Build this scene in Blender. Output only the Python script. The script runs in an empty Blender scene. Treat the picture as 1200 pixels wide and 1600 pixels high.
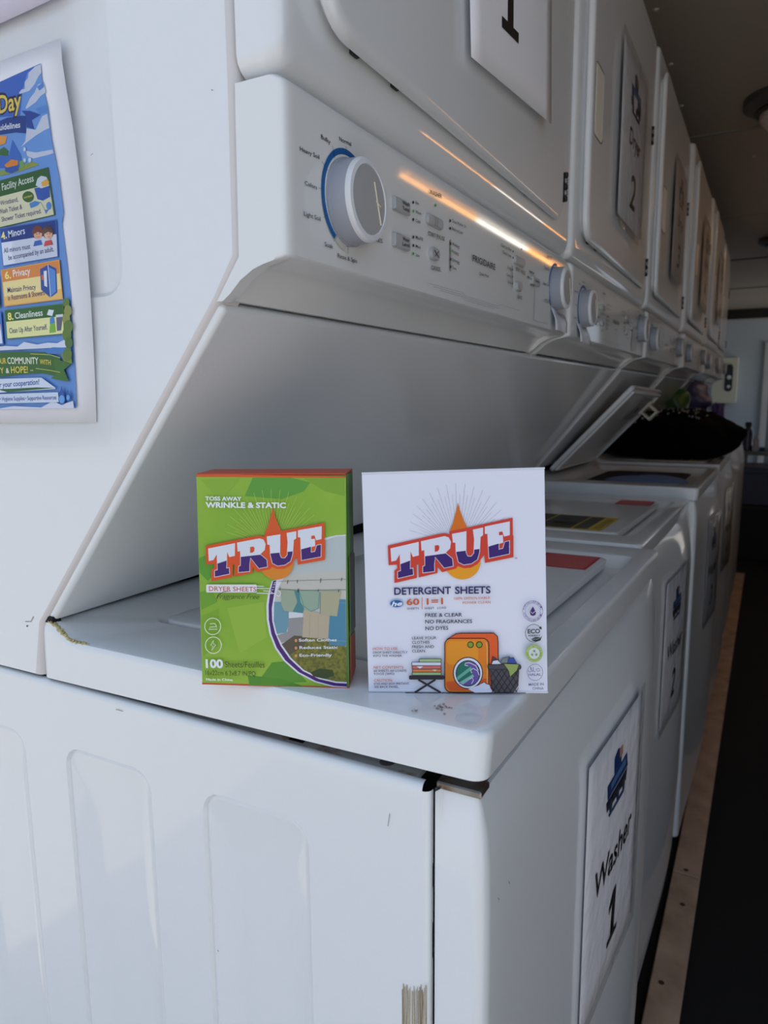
import bpy, bmesh, math, random
import numpy as np
from mathutils import Vector, Matrix, geometry
random.seed(7)
S = bpy.context.scene
COL = S.collection

# ------------------------------------------------------------------ camera
CAM = np.array([0.133, -0.3767, 1.1346])
YAW, PITCH, ROLL, FPX = 0.4897, 0.1581, -0.0084, 1123.0
def cam_axes():
    cy, sy = math.cos(YAW), math.sin(YAW)
    f = np.array([-sy*math.cos(PITCH), cy*math.cos(PITCH), -math.sin(PITCH)])
    r = np.array([cy, sy, 0.0]); u = np.cross(r, f)
    c, s = math.cos(ROLL), math.sin(ROLL)
    return c*r+s*u, -s*r+c*u, f
CR, CU, CF = cam_axes()
cd = bpy.data.cameras.new('camera'); cam = bpy.data.objects.new('camera', cd); COL.objects.link(cam)
cam.matrix_world = Matrix(((CR[0], CU[0], -CF[0], CAM[0]), (CR[1], CU[1], -CF[1], CAM[1]), (CR[2], CU[2], -CF[2], CAM[2]), (0, 0, 0, 1)))
cd.sensor_fit = 'HORIZONTAL'; cd.sensor_width = 36.0; cd.lens = 36.0*FPX/1200.0
cd.clip_start = 0.01; cd.clip_end = 200
cd.dof.use_dof = True; cd.dof.focus_distance = 0.56; cd.dof.aperture_fstop = 16.0
S.camera = cam

# ------------------------------------------------------------------ world, exposure
w = bpy.data.worlds.new('sky'); S.world = w; w.use_nodes = True
nt = w.node_tree; nt.nodes.clear()
wo = nt.nodes.new('ShaderNodeOutputWorld'); bg = nt.nodes.new('ShaderNodeBackground')
tc = nt.nodes.new('ShaderNodeTexCoord'); sx = nt.nodes.new('ShaderNodeSeparateXYZ'); rp = nt.nodes.new('ShaderNodeValToRGB')
mr = nt.nodes.new('ShaderNodeMapRange'); mr.inputs[1].default_value = -1; mr.inputs[2].default_value = 1
nt.links.new(tc.outputs['Generated'], sx.inputs[0]); nt.links.new(sx.outputs[2], mr.inputs[0])
nt.links.new(mr.outputs[0], rp.inputs[0]); nt.links.new(rp.outputs[0], bg.inputs[0]); nt.links.new(bg.outputs[0], wo.inputs[0])
e = rp.color_ramp.elements
e[0].position = 0.0; e[0].color = (0.42, 0.45, 0.50, 1)
e[1].position = 1.0; e[1].color = (0.48, 0.64, 0.92, 1)
for p_, c_ in ((0.495, (0.45, 0.47, 0.50, 1)), (0.505, (0.76, 0.90, 1.08, 1))):
    q = e.new(p_); q.color = c_
bg.inputs[1].default_value = 0.74
S.view_settings.view_transform = 'Standard'; S.view_settings.look = 'None'
S.view_settings.exposure = 0.32; S.view_settings.gamma = 1.0; S.view_settings.use_curve_mapping = False
S.cycles.max_bounces = 10
sd = bpy.data.lights.new('sun', 'SUN'); so = bpy.data.objects.new('sun', sd); COL.objects.link(so)
sd.energy = 4.6; sd.color = (1.0, 0.91, 0.78); sd.angle = 0.009
so.rotation_euler = Vector((-0.45, -1.0, -1.2)).to_track_quat('-Z', 'Y').to_euler()

# ------------------------------------------------------------------ materials
def lin(c):
    return tuple(((v/255.0)/12.92 if v/255.0 <= 0.04045 else ((v/255.0+0.055)/1.055)**2.4) for v in c)
MATS = {}
def mat(name, rgb, rough=0.5, metal=0.0, spec=0.5, coat=0.0, emit=None, estr=0.0, noise=None, bump=None, alpha=None):
    if name in MATS: return MATS[name]
    m = bpy.data.materials.new(name); m.use_nodes = True
    b = m.node_tree.nodes['Principled BSDF']; n = m.node_tree.nodes; l = m.node_tree.links
    c = lin(rgb)+(1,)
    b.inputs['Base Color'].default_value = c; b.inputs['Roughness'].default_value = rough
    b.inputs['Metallic'].default_value = metal; b.inputs['Specular IOR Level'].default_value = spec
    b.inputs['Coat Weight'].default_value = coat; b.inputs['Coat Roughness'].default_value = 0.04
    if emit is not None:
        b.inputs['Emission Color'].default_value = lin(emit)+(1,); b.inputs['Emission Strength'].default_value = estr
    if noise:   # (scale, second rgb, low, high)
        t = n.new('ShaderNodeTexCoord'); x = n.new('ShaderNodeTexNoise'); x.inputs['Scale'].default_value = noise[0]; x.inputs['Detail'].default_value = 6
        r = n.new('ShaderNodeValToRGB'); r.color_ramp.elements[0].position = noise[2]; r.color_ramp.elements[1].position = noise[3]
        r.color_ramp.elements[0].color = c; r.color_ramp.elements[1].color = lin(noise[1])+(1,)
        l.new(t.outputs['Object'], x.inputs['Vector']); l.new(x.outputs['Fac'], r.inputs['Fac']); l.new(r.outputs['Color'], b.inputs['Base Color'])
    if bump:    # (scale, strength)
        t = n.new('ShaderNodeTexCoord'); x = n.new('ShaderNodeTexNoise'); x.inputs['Scale'].default_value = bump[0]; x.inputs['Detail'].default_value = 3
        u = n.new('ShaderNodeBump'); u.inputs['Strength'].default_value = bump[1]; u.inputs['Distance'].default_value = 0.001
        l.new(t.outputs['Object'], x.inputs['Vector']); l.new(x.outputs['Fac'], u.inputs['Height']); l.new(u.outputs['Normal'], b.inputs['Normal'])
    MATS[name] = m
    return m
ENAMEL = mat('white_enamel', (228, 230, 231), 0.36, spec=0.5, coat=0.6, bump=(420, 0.10))
PLASTIC = mat('white_plastic', (228, 229, 228), 0.48, spec=0.4, coat=0.7, bump=(300, 0.06))
KNOBP = mat('knob_plastic', (160, 164, 174), 0.38)
KNOBF = mat('knob_face_plastic', (168, 170, 172), 0.42)
DARK = mat('dark_void', (22, 20, 20), 0.9)
GALV = mat('bare_metal', (150, 148, 144), 0.35, metal=0.9, noise=(60, (110, 84, 62), 0.45, 0.72))
STEEL = mat('screw_steel', (170, 168, 162), 0.25, metal=1.0)
BLACKM = mat('black_metal', (26, 26, 28), 0.5)
PAPER = mat('white_paper', (248, 247, 251), 0.5, spec=0.5)
CEILM = mat('ceiling_panel', (176, 164, 150), 0.6, bump=(8, 0.1))
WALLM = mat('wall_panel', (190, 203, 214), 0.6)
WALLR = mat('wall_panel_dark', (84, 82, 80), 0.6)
FLOORM = mat('black_rubber', (20, 19, 20), 0.85, bump=(200, 0.3))
WOODM = mat('sill_wood', (214, 184, 156), 0.7, noise=(14, (176, 146, 122), 0.35, 0.7))
def clear_mat():
    m = bpy.data.materials.new('clear_sleeve'); m.use_nodes = True; n = m.node_tree.nodes; l = m.node_tree.links; n.clear()
    o = n.new('ShaderNodeOutputMaterial'); mx = n.new('ShaderNodeMixShader'); t = n.new('ShaderNodeBsdfTransparent'); g = n.new('ShaderNodeBsdfGlossy')
    fr = n.new('ShaderNodeFresnel'); fr.inputs['IOR'].default_value = 1.14; g.inputs['Roughness'].default_value = 0.12
    t.inputs['Color'].default_value = (0.985, 0.985, 0.99, 1)
    x = n.new('ShaderNodeTexNoise'); x.inputs['Scale'].default_value = 26; tcn = n.new('ShaderNodeTexCoord'); bu = n.new('ShaderNodeBump'); bu.inputs['Strength'].default_value = 0.5; bu.inputs['Distance'].default_value = 0.006
    l.new(tcn.outputs['Object'], x.inputs['Vector']); l.new(x.outputs['Fac'], bu.inputs['Height']); l.new(bu.outputs['Normal'], g.inputs['Normal']); l.new(bu.outputs['Normal'], fr.inputs['Normal'])
    l.new(fr.outputs[0], mx.inputs[0]); l.new(t.outputs[0], mx.inputs[1]); l.new(g.outputs[0], mx.inputs[2]); l.new(mx.outputs[0], o.inputs[0])
    return m
CLEAR = clear_mat()
def ink(rgb, rough=0.45): return mat('ink_%02x%02x%02x' % tuple(rgb), rgb, rough, spec=0.35)

# ------------------------------------------------------------------ object helpers
def empty(name, loc, label=None, cat=None, group=None):
    o = bpy.data.objects.new(name, None); COL.objects.link(o); o.location = loc; o.empty_display_size = 0.05
    if label: o['label'] = label
    if cat: o['category'] = cat
    if group: o['group'] = group
    return o
WORLD = {}
def wloc(o):
    v = Vector((0, 0, 0))
    while o is not None:
        v = v + Vector(o.location); o = o.parent
    return v
def finish(name, me, parent=None, smooth=35, weighted=True, origin=None):
    """mesh (already in the parent's local space, or world space if no parent) -> object"""
    if smooth is not None:
        me.polygons.foreach_set('use_smooth', [True]*len(me.polygons))
        me.set_sharp_from_angle(angle=math.radians(smooth))
    o = bpy.data.objects.new(name, me); COL.objects.link(o)
    if parent is not None: o.parent = parent
    if weighted and smooth is not None:
        md = o.modifiers.new('wn', 'WEIGHTED_NORMAL'); md.keep_sharp = True
    return o
def tag(o, label, cat, group=None):
    o['label'] = label; o['category'] = cat
    if group: o['group'] = group
    return o
def structure(o): o['kind'] = 'structure'; return o
class B:
    """collects shapes into one mesh"""
    def __init__(s): s.bm = bmesh.new(); s.m = []
    def mi(s, m):
        if m not in s.m: s.m.append(m)
        return s.m.index(m)
    def _merge(s, b2, m):
        i = s.mi(m)
        for f in b2.faces: f.material_index = i
        me = bpy.data.meshes.new('t'); b2.to_mesh(me); b2.free(); s.bm.from_mesh(me); bpy.data.meshes.remove(me)
    def box(s, x0, x1, y0, y1, z0, z1, m, bev=0.0, seg=2):
        b = bmesh.new(); bmesh.ops.create_cube(b, size=1)
        for v in b.verts: v.co = Vector((x0+(v.co.x+.5)*(x1-x0), y0+(v.co.y+.5)*(y1-y0), z0+(v.co.z+.5)*(z1-z0)))
        if bev: bmesh.ops.bevel(b, geom=b.edges[:], offset=bev, segments=seg, profile=0.5, affect='EDGES')
        s._merge(b, m); return s
    def prism(s, pts, axis, a, c, m, bev=0.0, seg=2):
        """extrude a closed 2D outline along an axis; pts are the other two coordinates in xyz order"""
        b = bmesh.new()
        def mk(p, t): return Vector({'x': (t, p[0], p[1]), 'y': (p[0], t, p[1]), 'z': (p[0], p[1], t)}[axis])
        v0 = [b.verts.new(mk(p, a)) for p in pts]; v1 = [b.verts.new(mk(p, c)) for p in pts]; n = len(pts)
        f0 = b.faces.new(v0); f1 = b.faces.new(v1)
        for i in range(n): b.faces.new((v0[i], v0[(i+1) % n], v1[(i+1) % n], v1[i]))
        bmesh.ops.recalc_face_normals(b, faces=b.faces[:])
        if bev: 
            ed = [x for x in b.edges if x.calc_face_angle(0) > 0.5]
            bmesh.ops.bevel(b, geom=ed, offset=bev, segments=seg, profile=0.5, affect='EDGES', clamp_overlap=True)
        bmesh.ops.triangulate(b, faces=[f for f in b.faces if len(f.verts) > 4])
        s._merge(b, m); return s
    def lathe(s, c, ax, prof, m, n=32, cap=True):
        """prof: list of (r, h) along the axis vector ax from c"""
        b = bmesh.new(); ax = Vector(ax).normalized(); c = Vector(c)
        p = ax.orthogonal().normalized(); q = ax.cross(p)
        rings = []
        for r, h in prof:
            rings.append([b.verts.new(c+ax*h+(p*math.cos(2*math.pi*k/n)+q*math.sin(2*math.pi*k/n))*r) for k in range(n)])
        for a_, b_ in zip(rings, rings[1:]):
            for k in range(n): b.faces.new((a_[k], a_[(k+1) % n], b_[(k+1) % n], b_[k]))
        if cap: b.faces.new(rings[-1]); b.faces.new(rings[0][::-1])
        bmesh.ops.recalc_face_normals(b, faces=b.faces[:]); s._merge(b, m); return s
    def tube(s, pts, r, m, n=8):
        b = bmesh.new(); P = [Vector(p) for p in pts]; rings = []
        for i, p in enumerate(P):
            d = (P[min(i+1, len(P)-1)]-P[max(i-1, 0)]).normalized(); a = d.orthogonal().normalized(); q = d.cross(a)
            rings.append([b.verts.new(p+(a*math.cos(2*math.pi*k/n)+q*math.sin(2*math.pi*k/n))*r) for k in range(n)])
        for a_, b_ in zip(rings, rings[1:]):
            for k in range(n): b.faces.new((a_[k], a_[(k+1) % n], b_[(k+1) % n], b_[k]))
        b.faces.new(rings[-1]); b.faces.new(rings[0][::-1]); bmesh.ops.recalc_face_normals(b, faces=b.faces[:]); s._merge(b, m); return s
    def hexa(s, c8, m, bev=0.0, seg=2):
        """8 corners: bottom 4 (ccw) then top 4"""
        b = bmesh.new(); v = [b.verts.new(Vector(p)) for p in c8]
        for f in ((0, 3, 2, 1), (4, 5, 6, 7), (0, 1, 5, 4), (1, 2, 6, 5), (2, 3, 7, 6), (3, 0, 4, 7)): b.faces.new([v[i] for i in f])
        bmesh.ops.recalc_face_normals(b, faces=b.faces[:])
        if bev: bmesh.ops.bevel(b, geom=b.edges[:], offset=bev, segments=seg, profile=0.5, affect='EDGES')
        s._merge(b, m); return s
    def loft(s, rings, m, cap0=False, cap1=False, closed=True):
        b = bmesh.new(); R = [[b.verts.new(Vector(p)) for p in r] for r in rings]; n = len(rings[0])
        for a_, b_ in zip(R, R[1:]):
            for k in range(n if closed else n-1): b.faces.new((a_[k], a_[(k+1) % n], b_[(k+1) % n], b_[k]))
        if cap0: b.faces.new(R[0][::-1])
        if cap1: b.faces.new(R[-1])
        bmesh.ops.recalc_face_normals(b, faces=b.faces[:]); s._merge(b, m); return s
    def mesh(s, name):
        me = bpy.data.meshes.new(name); s.bm.to_mesh(me); s.bm.free()
        for m in s.m: me.materials.append(m)
        return me
    def obj(s, name, parent=None, smooth=35, off=None, weighted=True):
        me = s.mesh(name)
        if off is not None: me.transform(Matrix.Translation(-Vector(off)))
        return finish(name, me, parent, smooth, weighted)
def rrect(x0, x1, y0, y1, r, n=5):
    P = []
    for cx, cy, a in ((x1-r, y1-r, 0), (x0+r, y1-r, 90), (x0+r, y0+r, 180), (x1-r, y0+r, 270)):
        for k in range(n+1):
            t = math.radians(a+90*k/n); P.append((cx+r*math.cos(t), cy+r*math.sin(t)))
    return P

# ------------------------------------------------------------------ flat print (lettering and pictures lying on a surface)
FONT = {}
def glyph(txt, bold=0.0, shear=0.0):
    k = (txt, bold, shear)
    if k in FONT: return FONT[k]
    c = bpy.data.curves.new('t', 'FONT'); c.body = txt; c.size = 1; c.offset = bold; c.shear = shear; c.resolution_u = 3; c.fill_mode = 'FRONT'
    o = bpy.data.objects.new('t', c); COL.objects.link(o)
    dg = bpy.context.evaluated_depsgraph_get(); me = bpy.data.meshes.new_from_object(o.evaluated_get(dg))
    V = np.array([v.co[:2] for v in me.vertices]) if len(me.vertices) else np.zeros((0, 2))
    F = [tuple(p.vertices) for p in me.polygons]
    bpy.data.meshes.remove(me); bpy.data.objects.remove(o); bpy.data.curves.remove(c)
    FONT[k] = (V, F); return FONT[k]
CAPH = 0.727
def clip_poly(P, keep):
    """clip polygon by half plane keep=(a,b,c): a*x+b*y+c>=0"""
    a, b, c = keep; out = []
    for i in range(len(P)):
        p, q = P[i], P[(i+1) % len(P)]; fp, fq = a*p[0]+b*p[1]+c, a*q[0]+b*q[1]+c
        if fp >= 0: out.append(p)
        if (fp >= 0) != (fq >= 0):
            t = fp/(fp-fq); out.append((p[0]+t*(q[0]-p[0]), p[1]+t*(q[1]-p[1])))
    return out
class Print:
    """flat inks on a plane through P0 with normal n; shapes are given in photograph pixels read off that plane"""
    def __init__(s, P0, n, up=(0, 0, 1), lift=0.0003, step=0.00002):
        s.P0 = np.array(P0, float); s.n = np.array(n, float)/np.linalg.norm(n); u = np.array(up, float); u = u-s.n*(u@s.n); s.u = u/np.linalg.norm(u); s.r = np.cross(s.u, s.n)
        s.lift, s.step, s.k = lift, step, 0; s.V = []; s.F = []; s.MI = []; s.mats = []
    def at(s, px, py):
        d = CF+CR*(px-600)/FPX-CU*(py-800)/FPX
        return CAM+d*(((s.P0-CAM)@s.n)/(d@s.n))
    def uv(s, px, py):
        q = s.at(px, py)-s.P0; return np.array([q@s.r, q@s.u])
    def _add(s, pts2, faces, rgb):
        m = rgb if isinstance(rgb, bpy.types.Material) else ink(rgb)
        if m not in s.mats: s.mats.append(m)
        i0 = len(s.V); z = s.lift+s.step*s.k; s.k += 1; mi = s.mats.index(m)
        for p in pts2: s.V.append(tuple(s.P0+s.r*p[0]+s.u*p[1]+s.n*z))
        for f in faces: s.F.append(tuple(i0+i for i in f)); s.MI.append(mi)
    def raw(s, pts2, rgb):
        if len(pts2) < 3: return
        tris = geometry.tessellate_polygon([[Vector((p[0], p[1], 0)) for p in pts2]])
        fs = []
        for t in tris:
            a, b, c = (pts2[i] for i in t)
            ar = (b[0]-a[0])*(c[1]-a[1])-(b[1]-a[1])*(c[0]-a[0])
            if abs(ar) < 1e-12: continue
            fs.append(t if ar > 0 else t[::-1])
        s._add(pts2, fs, rgb)
    def poly(s, P, rgb): s.raw([s.uv(*p) for p in P], rgb)
    def rect(s, x0, y0, x1, y1, rgb): s.poly([(x0, y0), (x1, y0), (x1, y1), (x0, y1)], rgb)
    def ell(s, cx, cy, rx, ry, rgb, n=28): s.poly([(cx+rx*math.cos(2*math.pi*k/n), cy+ry*math.sin(2*math.pi*k/n)) for k in range(n)], rgb)
    def line(s, P, w, rgb, closed=False):
        Q = [np.array(p, float) for p in P]; n = len(Q); L = []; R = []
        if closed: Q = Q+[Q[0]]; n += 1
        for i in range(n):
            if closed and i in (0, n-1): d = Q[1]-Q[n-2]
            else: d = Q[min(i+1, n-1)]-Q[max(i-1, 0)]
            d = d/(np.linalg.norm(d)+1e-9); o = np.array([-d[1], d[0]])*w/2
            L.append(s.uv(*(Q[i]+o))); R.append(s.uv(*(Q[i]-o)))
        pts = L+R; fs = []
        for i in range(n-1):
            f = (i, i+1, n+i+1, n+i); a, b, c = (pts[j] for j in f[:3])
            fs.append(f if (b[0]-a[0])*(c[1]-a[1])-(b[1]-a[1])*(c[0]-a[0]) > 0 else f[::-1])
        s._add(pts, fs, rgb)
    def ring(s, cx, cy, rx, ry, w, rgb, n=36, a0=0, a1=360):
        full = abs(a1-a0) >= 360
        P = [(cx+rx*math.cos(math.radians(a0+(a1-a0)*k/n)), cy+ry*math.sin(math.radians(a0+(a1-a0)*k/n))) for k in range(n if full else n+1)]
        s.line(P, w, rgb, closed=full)
    def text(s, t, A, Bp, h, rgb, bold=0.0, shear=0.0, wide=True):
        """baseline from pixel A to pixel Bp, capital height h pixels"""
        V, F = glyph(t, bold, shear)
        if not len(V): return
        a, b = s.uv(*A), s.uv(*Bp); e1 = b-a; W = np.linalg.norm(e1); e1 = e1/W; e2 = np.array([-e1[1], e1[0]])
        hp = s.uv(A[0], A[1]-h)-a; H = abs(hp @ np.array([0., 1.]))
        x0, x1 = V[:, 0].min(), V[:, 0].max()
        pts = [a+e1*((v[0]-x0)/(x1-x0)*W)+e2*(v[1]/CAPH*H) for v in V]
        s._add(pts, F, rgb)
    def obj(s, name, parent=None, off=None):
        me = bpy.data.meshes.new(name); V = np.array(s.V)
        if off is not None: V = V-np.array(off)
        me.from_pydata([tuple(v) for v in V], [], s.F); me.polygons.foreach_set('material_index', s.MI)
        for m in s.mats: me.materials.append(m)
        me.update()
        o = bpy.data.objects.new(name, me); COL.objects.link(o)
        if parent is not None: o.parent = parent
        return o

# ------------------------------------------------------------------ the trailer
CEIL = 2.0; END = 8.1; XL, XR = -0.84, 1.28
structure(B().box(XL-.05, XR+.05, -0.05, END+.1, -0.06, 0.0, FLOORM).obj('floor'))
c = B(); c.box(XL-.05, XR+.05, -0.05, END+.1, CEIL, CEIL+.06, CEILM)
ceil = structure(c.obj('ceiling'))
structure(B().box(XL-.05, XL, -0.05, END+.1, 0, CEIL, WALLM).obj('wall_left'))
structure(B().box(XR, XR+.05, -0.05, 6.35, 0, CEIL, WALLR).box(XR, XR+.05, 7.9, END+.1, 0, CEIL, WALLR).box(XR, XR+.05, 6.35, 7.9, 1.9, CEIL, WALLR).obj('wall_right'))  # unseen doorway gap near the far end, added to let daylight onto wall_back
structure(B().box(XL, XR, END, END+.05, 0, CEIL, WALLM).obj('wall_back'))
SEAM = mat('seam_strip', (150, 146, 140), 0.5)
for i, y in enumerate((1.15, 2.43, 3.72, 5.0, 6.43)):
    s_ = B().box(XL, XR, y-.009, y+.009, CEIL-.004, CEIL, SEAM if i < 3 else mat('dark_seam', (52, 50, 50), 0.6), 0.001, 1).obj('seam_strip', ceil)
for x, y in ((-.156, 1.5), (-.16, 1.807), (-.165, 2.12), (.02, 2.75), (.35, 1.5), (.35, 2.1)):
    B().lathe((x, y, CEIL), (0, 0, -1), [(.007, 0), (.007, .002), (.004, .004)], mat('ceiling_screw', (196, 190, 180), .4), 12).obj('screw', ceil)
structure(B().box(XL, XR, END-.03, END, CEIL-.10, CEIL, BLACKM).box(XL, XR, END-.035, END, CEIL-.125, CEIL-.10, mat('pale_strip', (190, 192, 194), .5)).obj('trim_2'))
# wooden sill in front of the machine row, in two lengths
sill = structure(B().box(0.002, 0.062, -.05, 1.31, 0.0, 0.018, WOODM, .002, 1).obj('trim_1'))
B().box(0.002, 0.062, 1.314, 4.6, 0.0, 0.018, WOODM, .002, 1).obj('board', sill)
KNOT = mat('knot_wood', (70, 52, 42), .8)
for x, y in ((.035, 1.20), (.03, 1.33), (.022, .95)):
    B().lathe((x, y, .018), (0, 0, 1), [(.006, 0), (.004, .0006)], KNOT, 10).obj('nail', sill)
# white door frame on the end wall
DOORW = mat('door_paint', (206, 208, 208), .5)
dr = structure(B().box(.05, .11, END-.04, END, 0, 1.66, DOORW, .004).box(.11, .85, END-.02, END, 0, 1.60, mat('door_leaf', (110, 116, 122), .5)).box(.11, .91, END-.04, END, 1.60, 1.66, DOORW, .004).box(.85, .91, END-.04, END, 0, 1.6, DOORW, .004).obj('door_1'))
B().lathe((.17, END-.02, 1.0), (0, -1, 0), [(.012, 0), (.012, .03), (.028, .035), (.024, .06)], STEEL, 16).obj('door_handle', dr)
# paving outside the open end
structure(B().box(-30, 30, -40, 30, -.62, -.6, mat('paving', (196, 190, 182), .9)).obj('ground'))

# ------------------------------------------------------------------ lamps
WARM = mat('lamp_warm', (255, 190, 110), .5, emit=(255, 176, 84), estr=8.0)
COOL = mat('lamp_white', (255, 250, 240), .5, emit=(255, 244, 228), estr=8.0)
lt = empty('strip_light', (0.90, 3.42, CEIL), 'long strip light along the ceiling above the aisle', 'light')
B().box(-.035, .035, -1.25, 1.25, -.016, 0, mat('lamp_case', (190, 188, 182), .4), .003, 1).obj('case', lt)
for y0, y1, m in ((-1.2, -.42, WARM), (-.40, .40, COOL), (.42, 1.2, WARM)):
    B().tube([(0, y0, -.034), (0, y1, -.034)], .010, m, 12).obj('tube', lt)
for i, (x, y) in enumerate(((.13, 2.2), (.14, 4.4))):
    l_ = empty('ceiling_light', (x, y, CEIL), ('round ceiling light with dark base, nearest the open end' if i == 0 else 'round ceiling light with dark base, farther down the aisle'), 'light', None)
    B().lathe((0, 0, 0), (0, 0, -1), [(.13, 0), (.13, .02), (.11, .032), (.085, .036)], mat('lamp_base', (72, 68, 66), .5), 32).obj('base', l_)
    B().lathe((0, 0, -.03), (0, 0, -1), [(.085, 0), (.083, .03), (.06, .055), (.02, .066)], mat('lamp_dome', (190, 178, 166), .3), 32).obj('dome', l_)
    B().lathe((0, 0, -.034), (0, 0, -1), [(.095, 0), (.098, .006), (.09, .012)], mat('lamp_ring', (40, 38, 38), .4), 32).obj('ring', l_)

# ------------------------------------------------------------------ stacked washer dryers
W = 0.686; PITCHY = 0.70
WZ = [.939, .920, .9236, .918, .917, .917]; WX = [0, -.0176, .002, .007, .004, .004]; DX = [0, .002, .006, .018, .026, .02]
TILT = [.030, .030, .018, .012, .01, .01]
CACHE = {}
def part(name, key, parent, build, smooth=35, dx=0.0, weighted=True):
    """alike parts share one mesh"""
    if key not in CACHE: CACHE[key] = build()
    me = CACHE[key]
    if smooth is not None and not me.get('sm'):
        me.polygons.foreach_set('use_smooth', [True]*len(me.polygons)); me.set_sharp_from_angle(angle=math.radians(smooth)); me['sm'] = 1
    o = bpy.data.objects.new(name, me); COL.objects.link(o); o.parent = parent; o.location = (dx, 0, 0)
    if weighted and smooth is not None: o.modifiers.new('wn', 'WEIGHTED_NORMAL').keep_sharp = True
    return o
EDGE = [(-.40, .9025), (-.390, .951), (-.1868, 1.199), (-.1694, 1.2241), (-.168, 1.3274)]
def holed_face(b, outer, holes, m, y):
    """flat face in the XZ plane at y with holes"""
    allp = [outer]+holes; flat = [p for h in allp for p in h]
    tris = geometry.tessellate_polygon([[Vector((p[0], p[1], 0)) for p in h] for h in allp])
    bm = bmesh.new(); V = [bm.verts.new((p[0], y, p[1])) for p in flat]
    for t in tris:
        try: f = bm.faces.new([V[i] for i in t])
        except ValueError: pass
    bmesh.ops.recalc_face_normals(bm, faces=bm.faces[:])
    for f in bm.faces:
        f.normal_update()
        if f.normal.y > 0: f.normal_flip()
    b._merge(bm, m)
def cabinet_side():
    b = B(); holes = []
    for x0, x1 in ((-.225, -.129), (-.3775, -.278), (-.530, -.4305), (-.68, -.583)):
        r0 = rrect(x0, x1, .12, .845, .018, 4); r1 = rrect(x0+.0016, x1-.0016, .1216, .8434, .0165, 4)
        r2 = rrect(x0+.0045, x1-.0045, .1245, .8405, .0135, 4); r3 = rrect(x0+.026, x1-.022, .17, .792, .004, 4)
        holes.append(r0)
        b.loft([[(p[0], 0, p[1]) for p in r0], [(p[0], .0030, p[1]) for p in r1], [(p[0], .0018, p[1]) for p in r2], [(p[0], .0085, p[1]) for p in r3]], ENAMEL, cap1=True)
    holed_face(b, [(-.80, .05), (-.0425, .05), (-.0425, .8919), (-.80, .8988)], holes, ENAMEL, 0)
    # rolled edges
    for (x0, z0, x1, z1, nx, nz) in ((-.0425, .05, -.0425, .8919, 1, 0), (-.0425, .8919, -.80, .8988, 0, 1)):
        rr = []
        for k in range(5):
            t = math.pi/2*k/4; s_, c_ = .005*math.sin(t), .005*(1-math.cos(t))
            rr.append([(x0+nx*s_, c_, z0+nz*s_), (x1+nx*s_, c_, z1+nz*s_)])
        rr.append([(rr[-1][0][0], .0062, rr[-1][0][2]-.0002), (rr[-1][1][0], .0062, rr[-1][1][2]-.0002)])
        b.loft(rr, ENAMEL, closed=False)
    return b.mesh('cabinet_side')
def cabinet_core():
    b = B(); b.box(-.79, -.03, .012, W-.004, .06, .878, DARK)
    return b.mesh('cabinet_core')
def far_side():
    return B().box(-.80, -.03, W-.003, W, .05, .89, ENAMEL).mesh('cabinet_far')
def front_panel():
    b = B(); rows = []
    def outline(ins, bow, n=26):
        P = [(-.0355+0*ins, .012), (-.0355, .004), (-.034, .001), (-.031, 0+ins)]
        for k in range(5):
            t = math.radians(90*k/4); P.append((-.012+(.012-ins)*math.sin(t), .012-(.012-ins)*math.cos(t)))
        for k in range(1, n):
            y = .012+(W-.024)*k/n; t = (y-.012)/(W-.024); P.append((bow*.019*max(0, math.sin(math.pi*t*t))+.009*(y/W)-ins, y))
        for k in range(5):
            t = math.radians(90*k/4); P.append((-.012+.009+(.012-ins)*math.cos(t), W-.012+(.012-ins)*math.sin(t)))
        P.append((-.035, W-ins))
        return P
    for z, ins, bow in ((.048, .004, .3), (.052, 0, .3), (.12, 0, .7), (.30, 0, 1), (.60, 0, 1), (.78, 0, 1), (.82, .0004, .88), (.848, .0012, .62), (.868, .0028, .36), (.884, .0060, .14), (.8925, .0085, 0), (.8935, .0105, 0)):
        rows.append([(x, y, z-.014*max(0, (y/W))*(z > .81)) for x, y in outline(ins, bow)])
    b.loft(rows, ENAMEL, closed=False)
    return b.mesh('front_panel')
def flange():
    b = B()
    fz = lambda x: .8962-.0091*(x+.0425)
    b.hexa([(-.40, .0055, fz(-.4)-.004), (-.05, .0055, fz(-.05)-.004), (-.05, .030, fz(-.05)-.004), (-.40, .030, fz(-.4)-.004), (-.40, .0055, fz(-.4)), (-.05, .0055, fz(-.05)), (-.05, .030, fz(-.05)), (-.40, .030, fz(-.4))], mat('painted_flange', (196, 196, 194), .45, noise=(70, (150, 118, 88), .56, .70)))
    b.box(-.036, -.006, .006, .022, .8925, .8975, GALV, .001, 1)
    for x, r in ((-.075, .0055), (-.215, .005), (-.233, .0035), (-.250, .0055), (-.268, .003)):
        b.lathe((x, .015, fz(x)), (0, 0, 1), [(r, 0), (r*.8, .0003)], mat('hole_grey', (92, 94, 98), .6), 12)
    for x in (-.145, -.302, -.345): b.box(x-.006, x+.006, .010, .019, fz(x)-.0002, fz(x)+.0004, DARK)
    return b.mesh('top_flange')
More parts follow.
